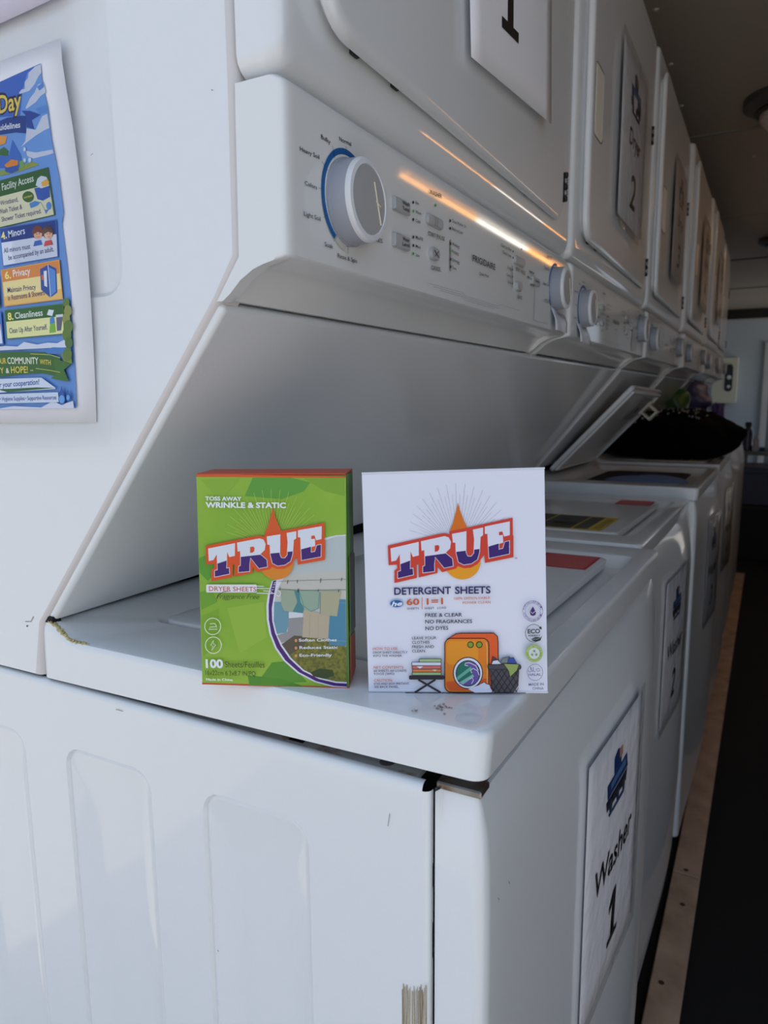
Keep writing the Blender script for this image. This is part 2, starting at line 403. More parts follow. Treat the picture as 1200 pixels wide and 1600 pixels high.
def side_panel():
    b = B()
    out = [(-.80, .901), EDGE[0], EDGE[1], EDGE[2], EDGE[3], EDGE[4], (-.168, 1.887), (-.80, 1.887)]
    r0 = rrect(-.79, -.2735, 1.2075, 1.85, .019, 5); r1 = rrect(-.787, -.2765, 1.2105, 1.847, .017, 5)
    ins = [(-.80, .901), (-.407, .9035), (-.3965, .951), (-.1925, 1.2), (-.1755, 1.2250), (-.174, 1.3274), (-.174, 1.887), (-.80, 1.887)]
    holed_face(b, ins, [r0], ENAMEL, 0)
    b.loft([[(p[0], 0, p[1]) for p in r0], [(p[0], .0032, p[1]) for p in r1]], ENAMEL, cap1=True)
    rr = []
    for k in range(6):
        t = math.pi/2*k/5; f = math.sin(t); d = .006*(1-math.cos(t))
        rr.append([(i_[0]+(o_[0]-i_[0])*f, d, i_[1]+(o_[1]-i_[1])*f) for i_, o_ in zip(ins[1:7], out[1:7])])
    rr.append([(p[0], .02, p[2]) for p in rr[-1]])
    b.loft(rr, mat('enamel_edge', (214, 208, 206), .3), closed=False)
    return b.mesh('side_panel')
def upper_core():
    b = B()
    b.prism([(-.79, .91), (-.41, .91), (-.405, .955), (-.203, 1.199), (-.186, 1.225), (-.186, 1.88), (-.79, 1.88)], 'y', .008, W-.006, DARK)
    return b.mesh('upper_core')
def far_upper():
    b = B(); b.prism([(-.80, .91), (-.405, .91), (-.394, .955), (-.1868, 1.2), (-.17, 1.2241), (-.168, 1.3274), (-.168, 1.887), (-.80, 1.887)], 'y', W-.005, W, ENAMEL)
    return b.mesh('far_upper')
def back_panel(y0=.003, y1=W-.003):
    b = B(); d = Vector((.2, 0, .244)).normalized(); n = Vector((d.z, 0, -d.x))
    a = Vector((-.3865, 0, .9535)); c = Vector((-.1885, 0, 1.1955))
    P = [a, c, c-n*.02, a-n*.02]
    b.prism([(p.x+n.x*.0035, p.z+n.z*.0035) for p in P], 'y', y0, y1, ENAMEL, .004, 3)
    for v in b.bm.verts: v.co.y = min(max(v.co.y, .0002), PITCHY-.0002)     # butt joint between neighbours
    return b.mesh('back_panel')
def screw_mesh(y):
    b = B(); n = Vector((.773, 0, -.634))
    if 1:
        c = Vector((-.2035, y, 1.1865))+n*.0055
        b.lathe(c, n, [(.0062, -.002), (.006, .0008), (.004, .0022), (.001, .0026)], STEEL, 16)
        for q in (Vector((0, 1, 0)), n.cross(Vector((0, 1, 0)))):
            b.tube([c+n*.0026-q*.003, c+n*.0026+q*.003], .0006, BLACKM, 6)
    return b.mesh('screw')
def console():
    b = B(); prof = [(-.1685, 1.3245), (-.1375, 1.3245), (-.1335, 1.3215), (-.1325, 1.316), (-.1335, 1.2225), (-.136, 1.2205), (-.143, 1.2190), (-.152, 1.2172), (-.1597, 1.2148), (-.1701, 1.2090), (-.1784, 1.2015), (-.1849, 1.1972), (-.190, 1.1972), (-.1705, 1.2235)]
    under = [(-.1685, 1.3245), (-.1375, 1.3245), (-.1335, 1.3215), (-.1325, 1.316), (-.1335, 1.2225), (-.136, 1.2207), (-.142, 1.2203), (-.152, 1.2205), (-.162, 1.2195), (-.172, 1.2150), (-.181, 1.2045), (-.1855, 1.1985), (-.190, 1.1985), (-.1705, 1.2235)]
    ins = .8
    ys = [(0.0105, 0), (.006, 0), (.0025, .0012), (.0008, .003), (0.0, .0065)]
    cx, cz = -.158, 1.26
    def ring(P, y, inset): 
        out = []
        for x, z in P:
            f = inset
            dx = -f if x > -.140 else 0
            out.append((x+dx, y, z))
        return out
    rows = [ring(prof, y, i_) for y, i_ in ys[::-1]]+[ring(under, .0125, 0), ring(under, W-.0125, 0)]+[ring(prof, W-y, i_) for y, i_ in ys]
    b.loft(rows, PLASTIC, cap0=True, cap1=True)
    bmesh.ops.triangulate(b.bm, faces=[f for f in b.bm.faces if len(f.verts) > 4])
    return b.mesh('console')
def dryer_front():
    b = B()
    prof = rrect(0, W, 1.3285, 1.8865, .012, 4)
    rows = []
    for x, ins in ((-.1665, 0), (-.150, 0), (-.1455, .0012), (-.1395, .0040), (-.1365, .0075), (-.1350, .0115), (-.1341, .018), (-.13368, .027), (-.1335, .040)):
        rows.append([(x, y, z) for y, z in rrect(ins*.55, W-ins*.25, 1.3285+ins, 1.8865-ins*.5, .012, 4)])
    b.loft(rows, ENAMEL, cap0=True, cap1=True)
    return b.mesh('dryer_front')
def dryer_door():
    b = B(); rows = []
    for x, ins in ((-.1338, .008), (-.1300, .008), (-.1285, .002), (-.1275, 0), (-.1245, 0), (-.1215, .001), (-.1195, .0035), (-.1185, .008)):
        rows.append([(x, y, z) for y, z in rrect(.029+ins, .632-ins, 1.362+ins, 1.846-ins, .034-ins*.8, 7)])
    b.loft(rows, ENAMEL, cap0=True, cap1=True)
    for v in b.bm.verts: v.co.x = -.1338+(v.co.x+.1338)*(1-.72*v.co.y/W)
    return b.mesh('dryer_door')
def door_recess(y):
    b = B()
    b.box(-.1335, -.1295, y, y+.010, 1.3630, 1.3675, BLACKM, .001, 1)
    return b.mesh('latch_slot')
def handle():
    b = B(); r0 = rrect(.045, .099, 1.508, 1.604, .008, 4)
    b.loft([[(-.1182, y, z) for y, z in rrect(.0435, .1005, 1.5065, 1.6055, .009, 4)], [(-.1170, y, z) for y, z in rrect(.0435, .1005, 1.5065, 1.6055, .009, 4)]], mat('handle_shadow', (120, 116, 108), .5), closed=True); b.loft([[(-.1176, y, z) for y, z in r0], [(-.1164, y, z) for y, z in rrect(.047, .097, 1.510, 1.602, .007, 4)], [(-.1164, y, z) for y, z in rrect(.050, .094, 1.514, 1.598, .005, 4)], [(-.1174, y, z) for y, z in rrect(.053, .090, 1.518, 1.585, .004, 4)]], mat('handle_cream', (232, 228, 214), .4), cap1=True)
    for v in b.bm.verts: v.co.x -= .0012
    return b.mesh('handle')
def hinge(z0):
    def f():
        b = B()
        for k in range(5): b.lathe((-.1268, .634, z0+k*.0075), (0, 0, 1), [(.0018, 0), (.0028, .0012), (.0028, .006), (.0018, .007)], BLACKM if k % 2 == 0 else GALV, 10)
        b.box(-.1335, -.1275, .6325, .6355, z0, z0+.037, BLACKM)
        return b.mesh('hinge')
    return f
def knob(y, z):
    def f():
        b = B(); b.lathe((-.1335, y, z), (1, 0, 0), [(.0285, 0), (.0285, .003), (.0278, .0032), (.0272, .0148)], KNOBP, 48, cap=False); b.lathe((-.1335, y, z), (1, 0, 0), [(.0272, .0148), (.0270, .0168), (.0258, .0182), (.0228, .0186), (.0222, .0178)], mat('knob_rim', (224, 226, 230), .35), 48, cap=False)
        return b.mesh('knob')
    return f
def knob_face(y, z):
    def f():
        b = B(); b.lathe((-.1335, y, z), (1, 0, 0), [(.0224, .0172), (.0222, .0180), (.018, .0184), (.001, .0186)], KNOBF, 40)
        b.tube([(-.1148, y+.006, z+.013), (-.1148, y+.0105, z-.001), (-.1148, y+.0150, z-.0135)], .0005, mat('groove_glint', (240, 226, 196), .25), 6)  # pale lines paint the highlight caught by the groove in the face
        b.tube([(-.1148, y+.0085, z+.001), (-.1148, y+.0145, z-.0015)], .0005, MATS['groove_glint'], 6)
        return b.mesh('knob_face')
    return f
CP = lambda: Print((-.1328, 0, 1.27), (1, 0, 0), lift=0.0004)
BTN = mat('button_grey', (176, 178, 180), .35)
def c3(u, v): return (440+u/4, 180+v/4)
def c4(u, v): return (660+u/4, 280+v/4)
def button_mesh(a, b_, r, key):
    """raised button between two photograph corners on the console plane"""
    def f():
        P = Print((-.1296, 0, 1.27), (1, 0, 0)); A = P.at(*a); C = P.at(*b_)
        y0, y1, z0, z1 = A[1], C[1], min(A[2], C[2]), max(A[2], C[2])
        rr = min(r, (z1-z0)/2-.0002, (y1-y0)/2-.0002)
        b = B(); b.loft([[(x, y, z) for y, z in rrect(y0+i, y1-i, z0+i, z1-i, max(rr-i, .0003), 5)] for x, i in ((-.1335, 0), (-.1305, 0), (-.1297, .0005), (-.1294, .0014))], BTN, cap1=True)
        return b.mesh(key)
    return f
BUTTONS = [('wash_button', c3(712, 500), c3(808, 632), .0012), ('wash_button', c3(712, 726), c3(808, 852), .0012), ('start_button', c3(918, 605), c3(1015, 722), .006), ('cancel_button', c3(940, 818), c3(992, 915), .02),
           ('start_button', c4(585, 470), c4(645, 556), .006), ('cancel_button', c4(596, 632), c4(627, 706), .02), ('temperature_button', c4(693, 605), c4(737, 675), .0012)]
def button_print():
    P = Print((-.1294, 0, 1.27), (1, 0, 0), lift=.0003); K = (60, 62, 66)
    for t, a, b, h in (('Wash', (755, 558), (798, 572), 26), ('Temp', (755, 592), (798, 606), 26), ('Water', (755, 782), (798, 796), 26), ('Level', (755, 815), (798, 828), 26)): P.text(t, c3(*a), c3(*b), h/4, K, .008)
    P.line([c3(954, 842), c3(982, 892)], 1.0, K); P.line([c3(982, 850), c3(957, 882)], 1.0, K)
    P.line([c3(960, 640), c3(973, 646), c3(973, 700), c3(960, 692)], .5, (100, 102, 104), True)
    P.text('Temp', c4(703, 640), c4(730, 650), 4, K, .008)
    o = P.obj('button_print'); me = o.data; bpy.data.objects.remove(o); return me
def console_print():
    P = CP(); K = (46, 48, 52); G = (90, 94, 96); BL = (18, 96, 160); GR = (60, 190, 70)
    # dial rings
    def arc(y, z, r0, r1, a0, a1, col, n=40):
        pts = []; 
        for k in range(n+1):
            t = math.radians(a0+(a1-a0)*k/n); pts.append((y+r1*math.cos(t), z-1.27+r1*math.sin(t)))
        for k in range(n, -1, -1):
            t = math.radians(a0+(a1-a0)*k/n); pts.append((y+r0*math.cos(t), z-1.27+r0*math.sin(t)))
        P.raw(pts, col)
    arc(.0725, 1.2675, .0282, .0296, 40, 320, (222, 224, 222))
    arc(.0725, 1.2675, .0296, .0335, 62, 236, BL)
    arc(.0725, 1.2675, .0290, .0335, 239, 262, (206, 204, 194))
    arc(.616, 1.277, .0290, .0325, 80, 230, (40, 110, 165))
    P.poly([c4(705, 620), c4(790, 650), c4(790, 905), c4(695, 880)], (214, 216, 216))
    for t, a, b, h in (('Bulky', (243, 146), (302, 182), 29), ('Normal', (357, 160), (432, 194), 28), ('Heavy Soil', (111, 222), (233, 277), 29), ('Colors', (143, 436), (217, 466), 28), ('Light Soil', (136, 628), (240, 663), 29), ('Soak', (265, 818), (318, 836), 28), ('Rinse & Spin', (347, 890), (468, 926), 28), ('CYCLES', (520, 768), (627, 801), 27)):
        P.text(t, c3(*a), c3(*b), h/4, K, .006)
    for a, b in (((398, 195), (399, 240)), ((312, 190), (328, 270)), ((245, 290), (285, 345)), ((225, 456), (256, 463)), ((256, 640), (288, 620)), ((322, 790), (338, 742)), ((410, 865), (407, 795))): P.line([c3(*a), c3(*b)], .45, K)
    for u, v, c_ in ((818, 545, K), (818, 600, GR), (818, 653, K), (818, 762, K), (818, 815, K), (818, 866, GR), (957, 563, GR), (1048, 660, K), (1048, 708, K)): P.ell(*c3(u, v), 1.3, 2.4, c_, 12)
    for t, a, b, h in (('Hot', (832, 556), (852, 563), 20), ('Warm', (832, 612), (866, 626), 20), ('Cold', (832, 668), (860, 678), 20), ('MaxFill', (832, 772), (876, 788), 22), ('Med', (832, 826), (860, 838), 20), ('Low', (832, 880), (856, 890), 20),
                       ('WASHER', (918, 492), (995, 524), 30), ('START', (910, 752), (955, 768), 28), ('PAUSE', (966, 772), (1012, 788), 28), ('CANCEL', (930, 965), (990, 980), 28), ('Close Washer Lid', (1058, 668), (1145, 706), 20), ('Balance Load', (1058, 716), (1126, 746), 20),
                       ('Washing', (1058, 812), (1104, 832), 20), ('Rinsing', (1058, 858), (1098, 876), 20), ('Spinning', (1058, 910), (1104, 930), 20), ('Done', (1058, 960), (1084, 970), 20)):
        P.text(t, c3(*a), c3(*b), h/4, G if t in ('PAUSE', 'Close Washer Lid', 'Balance Load') else K, .006)
    P.line([c3(960, 740), c3(960, 782)], .4, G)
    P.line([c3(1048, 778), c3(1048, 975)], 1.6, (150, 152, 152))
    for v, c_ in ((803, K), (850, GR), (902, K), (948, K)): P.ell(*c3(1048, v), 1.2, 2.4, c_, 12)
    P.text('FRIGIDAIRE', c4(307, 512), c4(448, 570), 10.5, K, .012); P.text('Quiet Pack', c4(348, 598), c4(408, 618), 5, K, 0)
    for pts in ([(25, 650), (240, 708), (265, 733), (465, 795), (482, 785), (600, 822)], [(60, 672), (235, 722), (262, 745), (470, 808)], [(100, 695), (235, 735), (262, 758), (440, 810)]): P.line([c4(*p) for p in pts], .35, (120, 122, 120))
    for t, a, b, h in (('Clean Lint Filter', (483, 420), (548, 452), 20), ('Check Vent', (492, 462), (548, 492), 20), ('START', (578, 572), (604, 582), 22), ('PAUSE', (608, 586), (635, 600), 22), ('CANCEL', (587, 745), (617, 752), 22), ('Drying', (524, 560), (546, 570), 20), ('Cooling', (518, 606), (546, 616), 20), ('Done', (526, 650), (546, 658), 20),
                       ('High', (660, 583), (680, 592), 18), ('Medium', (650, 620), (680, 632), 18), ('Low', (666, 660), (680, 668), 18), ('Timed Dry', (752, 562), (788, 576), 22), ('Auto Dry', (748, 660), (786, 672), 22), ('CYCLES', (755, 768), (785, 776), 22), ('DRYER', (770, 494), (802, 505), 20)):
        P.text(t, c4(*a), c4(*b), h/4, K, .006)
    P.line([c4(553, 545), c4(553, 680)], .9, (130, 132, 132))
    for u, v in ((557, 452), (557, 492), (610, 438), (553, 565), (553, 610), (553, 652), (685, 590), (685, 628), (685, 665)): P.ell(*c4(u, v), .9, 1.8, K, 10)
    o = P.obj('console_print'); me = o.data; bpy.data.objects.remove(o); return me

def tiltz(i, x, y): return -TILT[i]*y
def worktop(i):
    z = WZ[i]; r = B(); sk = .036 if i == 0 else .033
    def ring(x0, x1, y0, y1, rad, zz, up=0.0):
        P = rrect(x0, x1, y0, y1, rad, 5); Q = []
        for k, p in enumerate(P):
            q = P[(k+1) % len(P)]; Q.append(p)
            if abs(q[0]-p[0]) > .15:
                fs = [.02, .045, .07, .10, .14, .5]
                if p[0] > q[0]: fs = [1-f for f in fs[::-1]]
                Q += [(p[0]+(q[0]-p[0])*f, p[1]+(q[1]-p[1])*f) for f in fs]
        def sm(x): t = min(1, max(0, (-.356-x)/.032)); return t*t*(3-2*t)
        return [(x, y, zz+up*sm(x)) for x, y in Q]
    rows = [[(x, y, zz+(.0042+.0118*x)) for x, y, zz in ring(-.400, -.002, 0.000, W, .010, z-sk)], ring(-.400, 0, 0, W, .012, z-.006, .008), ring(-.3995, -.0006, .0006, W-.0006, .012, z-.0028, .011), ring(-.398, -.0024, .0022, W-.0022, .011, z-.0007, .0135), ring(-.395, -.006, .006, W-.006, .010, z, .0145),
            ring(-.385, -.016, .018, W-.018, .012, z, .013), ring(-.352, -.022, .077, .618, .016, z), ring(-.349, -.024, .080, .615, .015, z-.002), ring(-.338, -.034, .088, .600, .012, z-.014)]
    r.loft(rows, ENAMEL, cap1=True)
    for v in r.bm.verts: v.co.z += tiltz(i, v.co.x, v.co.y); v.co.x += WX[i]+(.0127 if i < 1 else .003)*v.co.y
    bmesh.ops.triangulate(r.bm, faces=[f for f in r.bm.faces if len(f.verts) > 4])
    return r
LIDX = (-.345, -.050, .084, .584)
def lid(i, op=None):
    z = WZ[i]+.001; b = B(); x0, x1, y0, y1 = LIDX
    rows = [[(x, y, zz) for x, y in rrect(x0+k, x1-k, y0+k, y1-k, .014-k*.6, 5)] for zz, k in ((z-.011, .0015), (z-.003, 0), (z-.001, .0006), (z+.0002, .0025))]
    b.loft(rows, ENAMEL, cap0=True, cap1=True)
    bmesh.ops.triangulate(b.bm, faces=[f for f in b.bm.faces if len(f.verts) > 4])
    return b
def place_lid(bm_verts, i):
    """seat the lid on its (slightly tilted) worktop, or swing it open on its hinge"""
    for v in bm_verts:
        if i == 2:
            a = math.radians(-47); hx, hz = -.372, WZ[2]+.022; dx, dz = v.co.x+.345, v.co.z-WZ[2]
            v.co.x = hx+dx*math.cos(a)+dz*math.sin(a); v.co.z = hz-dx*math.sin(a)+dz*math.cos(a)
        v.co.z += tiltz(i, v.co.x, v.co.y); v.co.x += WX[i]+(.0127 if i < 1 else .003)*v.co.y

LABR = (176, 46, 50); YEL = (196, 166, 30)
def lid_labels(i, lp):
    z = WZ[i]+.0016
    def card(name, x0, x1, y0, y1, base, extra):
        b = B(); b.box(x0, x1, y0, y1, z, z+.0003, ink(base))
        for (a0, a1, c0, c1, col) in extra: b.box(x0+(x1-x0)*a0, x0+(x1-x0)*a1, y0+(y1-y0)*c0, y0+(y1-y0)*c1, z+.0003, z+.0005, ink(col))
        place_lid(b.bm.verts, i)
        return b.obj(name, lp, None)
    if i in (0, 1, 4, 5):
        card('red_label', -.130, -.058, .488, .575, LABR, [(.06, .95, .08+.115*k, .11+.115*k, (214, 120, 118)) for k in range(8)])
    if i in (1, 3):
        card('energy_label', -.245, -.078, .094, .262 if i == 1 else .24, YEL, [(.00, .34, .03, .97, (40, 38, 34)), (.36, .70, .03, .97, (40, 38, 34)), (.72, .86, .06, .94, (48, 44, 36)), (.42, .64, .2, .5, (90, 84, 50)), (.9, .97, .1, .85, (150, 128, 30))])
    if i == 3:
        card('manual_label', -.13, -.06, .36, .54, (120, 110, 100), [(.1, .9, .1, .4, (70, 66, 70))])

def make_machine(i):
    lab = ['white stacked washer dryer nearest the open end, two cartons on its washer', 'white stacked washer dryer second from the open end, closed lid with yellow label', 'white stacked washer dryer third from the open end with its washer lid raised',
           'white stacked washer dryer fourth in the row, dark clothes heaped on its washer', 'white stacked washer dryer fifth in the row, plastic bags lying on its washer', 'white stacked washer dryer last in the row, nearest the end wall'][i]
    t = empty('washer_dryer', (0, PITCHY*i, 0), lab, 'appliance', 'row of stacked washer dryers')
    wx, dx = WX[i], DX[i]
    part('cabinet_side', 'cs', t, cabinet_side, 28, wx)
    part('cabinet_core', 'cc', t, cabinet_core, None, wx)
    part('cabinet_side', 'cf', t, far_side, None, wx)
    fp = part('front_panel', 'fp', t, front_panel, 40, wx)
    if i == 0: part('top_flange', 'fl', t, flange, None, wx)
    part('side_panel', 'sp', t, side_panel, 28, dx)
    part('dryer_core', 'uc', t, upper_core, None, dx)
    part('side_panel', 'fu', t, far_upper, None, dx)
    bp = part('back_panel', 'bp%d' % min(i, 2), t, (lambda: back_panel(.003, PITCHY+.008)) if i == 0 else (lambda: back_panel(-.008, W-.003)) if i == 1 else back_panel, 30, dx if i != 1 else -.0005)
    if i < 3:
        for q, y_ in enumerate((.022, .664)): part('screw', 'sw%d' % q, bp, lambda y_=y_: screw_mesh(y_))
    wt = worktop(i).obj('worktop', t, 40)
    b = lid(i); place_lid(b.bm.verts, i); lp = b.obj('washer_lid', t, 40)
    lid_labels(i, lp)
    cn = part('console', 'con', t, console, 50, dx)
    part('console_print', 'cpr', cn, console_print, None, 0)
    if i < 3: part('button_print', 'bpr', cn, button_print, None, 0)['kind'] = 'stuff'
    for k, (nm, a, c_, r) in enumerate(BUTTONS):
        if i < 3: part(nm, 'bt%d' % k, t, button_mesh(a, c_, r, nm), 40, dx)
    for nm, y, z in (('washer_knob', .0725, 1.2665), ('dryer_knob', .616, 1.277)):
        k = part(nm, nm, t, knob(y, z), 30, dx); part('knob_face', nm+'f', k, knob_face(y, z), 30)
    part('dryer_front', 'df', t, dryer_front, 50, dx)
    dd = part('dryer_door', 'dd', t, dryer_door, 50, dx)
    part('handle', 'hd', dd, handle, 30)
    if i < 2:
        for y_ in (.078, .138, .47, .545): part('latch_slot', 'ls%g' % y_, t, lambda y_=y_: door_recess(y_), None, dx)
    for z0 in (1.391, 1.66): part('hinge', 'hg%g' % z0, t, hinge(z0), 30, dx)
    return t, lp, wt
MACH = [make_machine(i) for i in range(6)]

# details of the first machine: stains, pits, seal, badge ring on the worktop
m0, lid0, wt0 = MACH[0]
def worktop_z(x, y): return .939-.03*y
RUST = mat('rust_stain', (168, 142, 120), .7); CREAM = mat('old_sealant', (208, 200, 150), .7, noise=(160, (170, 150, 90), .4, .7))
b = B(); random.seed(3)
def upz(x): t = min(1, max(0, (-.356-x)/.032)); return .0135*t*t*(3-2*t)
sl = [(x, .0028, .9385+upz(x)) for x in (-.387, -.3835, -.380, -.377, -.374, -.371, -.367, -.362, -.356, -.349, -.342)]
for k in range(len(sl)-1):
    a_, c_ = Vector(sl[k]), Vector(sl[k+1])
    for q in range(4):
        p = a_.lerp(c_, q/4)+Vector((random.uniform(-.001, .001), random.uniform(-.001, .001), random.uniform(-.0006, .0006)))
        b.lathe(p, (random.uniform(-1, 1), random.uniform(-1, 1), 1), [(.0008, -.0010), (random.uniform(.0014, .0022), 0), (.0008, .0010)], CREAM, 7)
b.obj('sealant_bead', m0, 60, weighted=False)
P = Print((0, 0, .939), (0, .03, 1), up=(0, 1, 0), lift=.0003)
random.seed(11)
for cx, cy, rx, ry, n in ((690, 1106, 12, 6, 26), (648, 1112, 5, 2, 7)):
    for k in range(n):
        x, y = random.gauss(cx, rx*.5), random.gauss(cy, ry*.5); r = random.uniform(.5, 1.7)
        P.poly([(x+r*1.6*math.cos(a)*random.uniform(.6, 1.2), y+r*.7*math.sin(a)*random.uniform(.6, 1.2)) for a in [j*math.pi/4 for j in range(8)]], random.choice([(176, 156, 142), (160, 138, 122), (150, 140, 134)]))
P.ring(732, 1124, 20, 8, .5, (196, 204, 212)); P.ring(732, 1124, 15, 6, .4, (200, 208, 216))
P.obj('worktop_stains', wt0)
P = Print((0, 0, .6), (0, -1, 0), lift=.0004)
random.seed(5)
for k in range(22):                                             # rust-brown brush strokes low on the side
    x = 629+k*1.85; P.line([(x, 1536+random.uniform(0, 14)), (x+random.uniform(-.5, .5), 1566), (x+random.uniform(-1, 1), 1600+random.uniform(0, 60))], random.uniform(.5, 1.3), random.choice([(150, 128, 84), (172, 156, 120), (130, 108, 70)]))
for pts in ([(182, 1108), (188, 1109), (193, 1111)], [(341, 1483), (343, 1486)], [(610, 1270), (607, 1290)]): P.line(pts, .7, (60, 62, 66))
P.obj('paint_scratches', m0)['kind'] = 'stuff'
P = Print((0, 0, 1.0), (0, -1, 0), lift=.0004)
P.line([(40, 971), (49, 971), (53, 963)], .8, (52, 50, 50)); P.ell(43, 978, 1.3, 1.3, (52, 50, 50), 10); P.ell(332, 141, 1, .8, (84, 84, 88), 10)
P.line([(143, 243), (146, 240)], .8, (120, 122, 126))
P.obj('paint_chips', m0)
P = Print((-.0, 0, .7), (1, 0, 0), lift=.0042)
for x, y in ((785, 1376), (768, 1401)): P.line([(x, y-2), (x+1, y), (x+2, y+2)], .9, (50, 50, 54))
P.obj('front_chips', m0)
b = B().box(-.3985, -.382, .002, .010, .951, .9565, DARK); b.obj('corner_gap', m0, None)
b = B()
for z0, z1 in ((.823, .842), (.772, .80)): b.box(-.0405, -.0375, .004, .010, z0, z1, GALV, .001, 1)
b.obj('panel_clip', m0, None)

# paper tags stuck under the second pair of knobs
TAGM = mat('tag_paper', (226, 230, 238), .6)
for i, (y0, y1, z0, z1, lb) in enumerate(((.592, .655, 1.221, 1.250, 'white paper tag stuck under the right knob of the nearest machine'), (.735, .80, 1.214, 1.243, 'crumpled white paper tag stuck under the left knob of the second machine'))):
    pts = []; n = 8
    for k in range(n+1):
        y = y0+(y1-y0)*k/n; bx = .004*math.sin(k*1.3)*(i)*(k > 5)
        pts.append([(-.1305+.0015*math.sin(k*.9)+bx, y, z1-.004*k/n), (-.1265+.002*math.cos(k*.8)+bx, y, (z0+z1)/2), (-.1235+.0015*math.sin(k*.7)-bx, y, z0+.002*math.sin(k*2.2)*i)])
    b = B(); b.loft(pts, TAGM, closed=False); o = b.obj('paper_tag', None, 60, weighted=False); tag(o, lb, 'tag', 'paper tags under the knobs')
    o.modifiers.new('so', 'SOLIDIFY').thickness = .0004
    q = Print((-.1262, 0, 1.24), (1, 0, 0), lift=.0025)
    if i == 0: q.text('Time', c4(850, 866), c4(885, 876), 3, (90, 92, 100)); q.obj('tag_print', o)

# details of the raised lid on the third machine: inner rim and latch hook
m2, lid2, wt2 = MACH[2]
b = B(); z2 = WZ[2]-.0105
for (x0, x1, y0, y1) in ((-.335, -.06, .094, .102), (-.335, -.06, .566, .574), (-.068, -.06, .102, .566), (-.335, -.327, .102, .566)): b.box(x0, x1, y0, y1, z2-.006, z2, PLASTIC, .001, 1)
place_lid(b.bm.verts, 2); b.obj('inner_rim', lid2)
LATCH = mat('latch_plastic', (214, 210, 192), .4)
b = B(); 
for (x0, x1, y0, y1, z0, z1) in ((-.135, -.085, .505, .545, -.010, 0), (-.130, -.124, .505, .545, -.035, -.010), (-.100, -.094, .505, .545, -.035, -.010), (-.130, -.094, .505, .545, -.041, -.034)): b.box(x0, x1, y0, y1, z2+z0, z2+z1, LATCH, .001, 1)
b.box(-.16, -.072, .33, .49, z2-.004, z2, mat('lid_pad', (150, 148, 144), .4), .002, 1); b.box(-.13, -.11, .39, .42, z2-.0045, z2-.0035, BLACKM)
place_lid(b.bm.verts, 2); b.obj('latch', lid2)
# dark tub mouth and the washing inside the open washer
b = B(); b.loft([[(x, y, WZ[2]-.0125) for x, y in rrect(-.325, -.045, .10, .58, .03, 5)], [(x, y, WZ[2]-.0123) for x, y in rrect(-.30, -.06, .12, .56, .05, 5)]], ENAMEL, cap1=False)
b.loft([[(x, y, WZ[2]-.0122) for x, y in rrect(-.30, -.06, .12, .56, .05, 5)], [(x, y, WZ[2]-.0120) for x, y in rrect(-.30, -.06, .12, .56, .05, 5)]], DARK, cap1=True)
for v in b.bm.verts: v.co.z += tiltz(2, v.co.x, v.co.y); v.co.x += WX[2]
b.obj('tub_mouth', wt2, None)

# ------------------------------------------------------------------ soft lumps (clothes, bags)
def lump(name, c, size, m, seed, amp=.25, n=3, parent=None, flat=None):
    bm = bmesh.new(); bmesh.ops.create_icosphere(bm, subdivisions=n+1, radius=1); random.seed(seed)
    ks = [(Vector((random.gauss(0, 1), random.gauss(0, 1), random.gauss(0, 1)))*2.2, random.uniform(0, 6.28)) for _ in range(9)]
    for v in bm.verts:
        d = v.co.normalized(); s_ = sum(math.sin(k.dot(d)*(1+j*.35)+p)/(1+j*.35) for j, (k, p) in enumerate(ks))/4
        q = d*(1+amp*s_); v.co = Vector((q.x*size[0], q.y*size[1], max(q.z, -.75 if flat is None else flat)*size[2]))+Vector(c)
    b = B(); b._merge(bm, m); return b.obj(name, parent, 80, weighted=False)
BLK = mat('black_cloth', (5, 5, 6), .95, spec=.1, bump=(60, .6))
pile = empty('clothes_heap', (-.16, 2.45, .932), 'heap of black clothes with lacy pattern on the fourth washer', 'clothes')
lump('cloth', (0, 0, .055), (.215, .27, .095), BLK, 4, .22, 3, pile)
lump('cloth', (.08, -.05, .050), (.105, .20, .085), BLK, 9, .25, 3, pile); lump('cloth', (-.06, -.09, .075), (.12, .14, .075), BLK, 14, .35, 3, pile); lump('cloth', (.12, .02, .075), (.06, .12, .06), BLK, 17, .35, 3, pile); lump('cloth', (.02, -.10, .10), (.09, .10, .055), BLK, 19, .4, 3, pile); lump('cloth', (-.11, -.14, .05), (.10, .10, .07), BLK, 23, .35, 3, pile)
LACE = mat('pale_lace', (128, 120, 110), .8)
b = B(); random.seed(2)
for k in range(110):
    u = random.random(); x = -.15+.24*u+random.gauss(0, .012); y = -.17+random.gauss(0, .05); z = .148+.018*math.sin(u*3.1)-abs(random.gauss(0, 1))*.016-(.03*random.random() if u < .25 else 0)
    b.lathe((x, y, z), (random.gauss(0, .5), -1, .4), [(random.uniform(.002, .0055), 0), (.002, .0015)], LACE, 6)
b.obj('lace_trim', pile, None)['kind'] = 'stuff'
for (nm, c_, s_, rgb, sd, lb, ct) in (('plastic_bag', (-.222, 2.83, 1.105), (.06, .075, .075), (70, 110, 58), 21, 'green plastic bag lying under the console behind the black clothes', 'bag'), ('plastic_bag', (-.165, 3.06, 1.11), (.075, .10, .08), (92, 84, 118), 22, 'purple grey plastic bag behind the green bag', 'bag'),
                                   ('purple_bundle', (-.125, 4.05, 1.0), (.035, .05, .085), (84, 70, 140), 23, 'purple bundle standing on the last washer below the wall box', 'bundle')):
    o = lump(nm, (0, 0, 0), s_, mat(nm+str(sd), rgb, .35, bump=(40, .5)), sd, .3, 3); o.location = c_; tag(o, lb, ct)
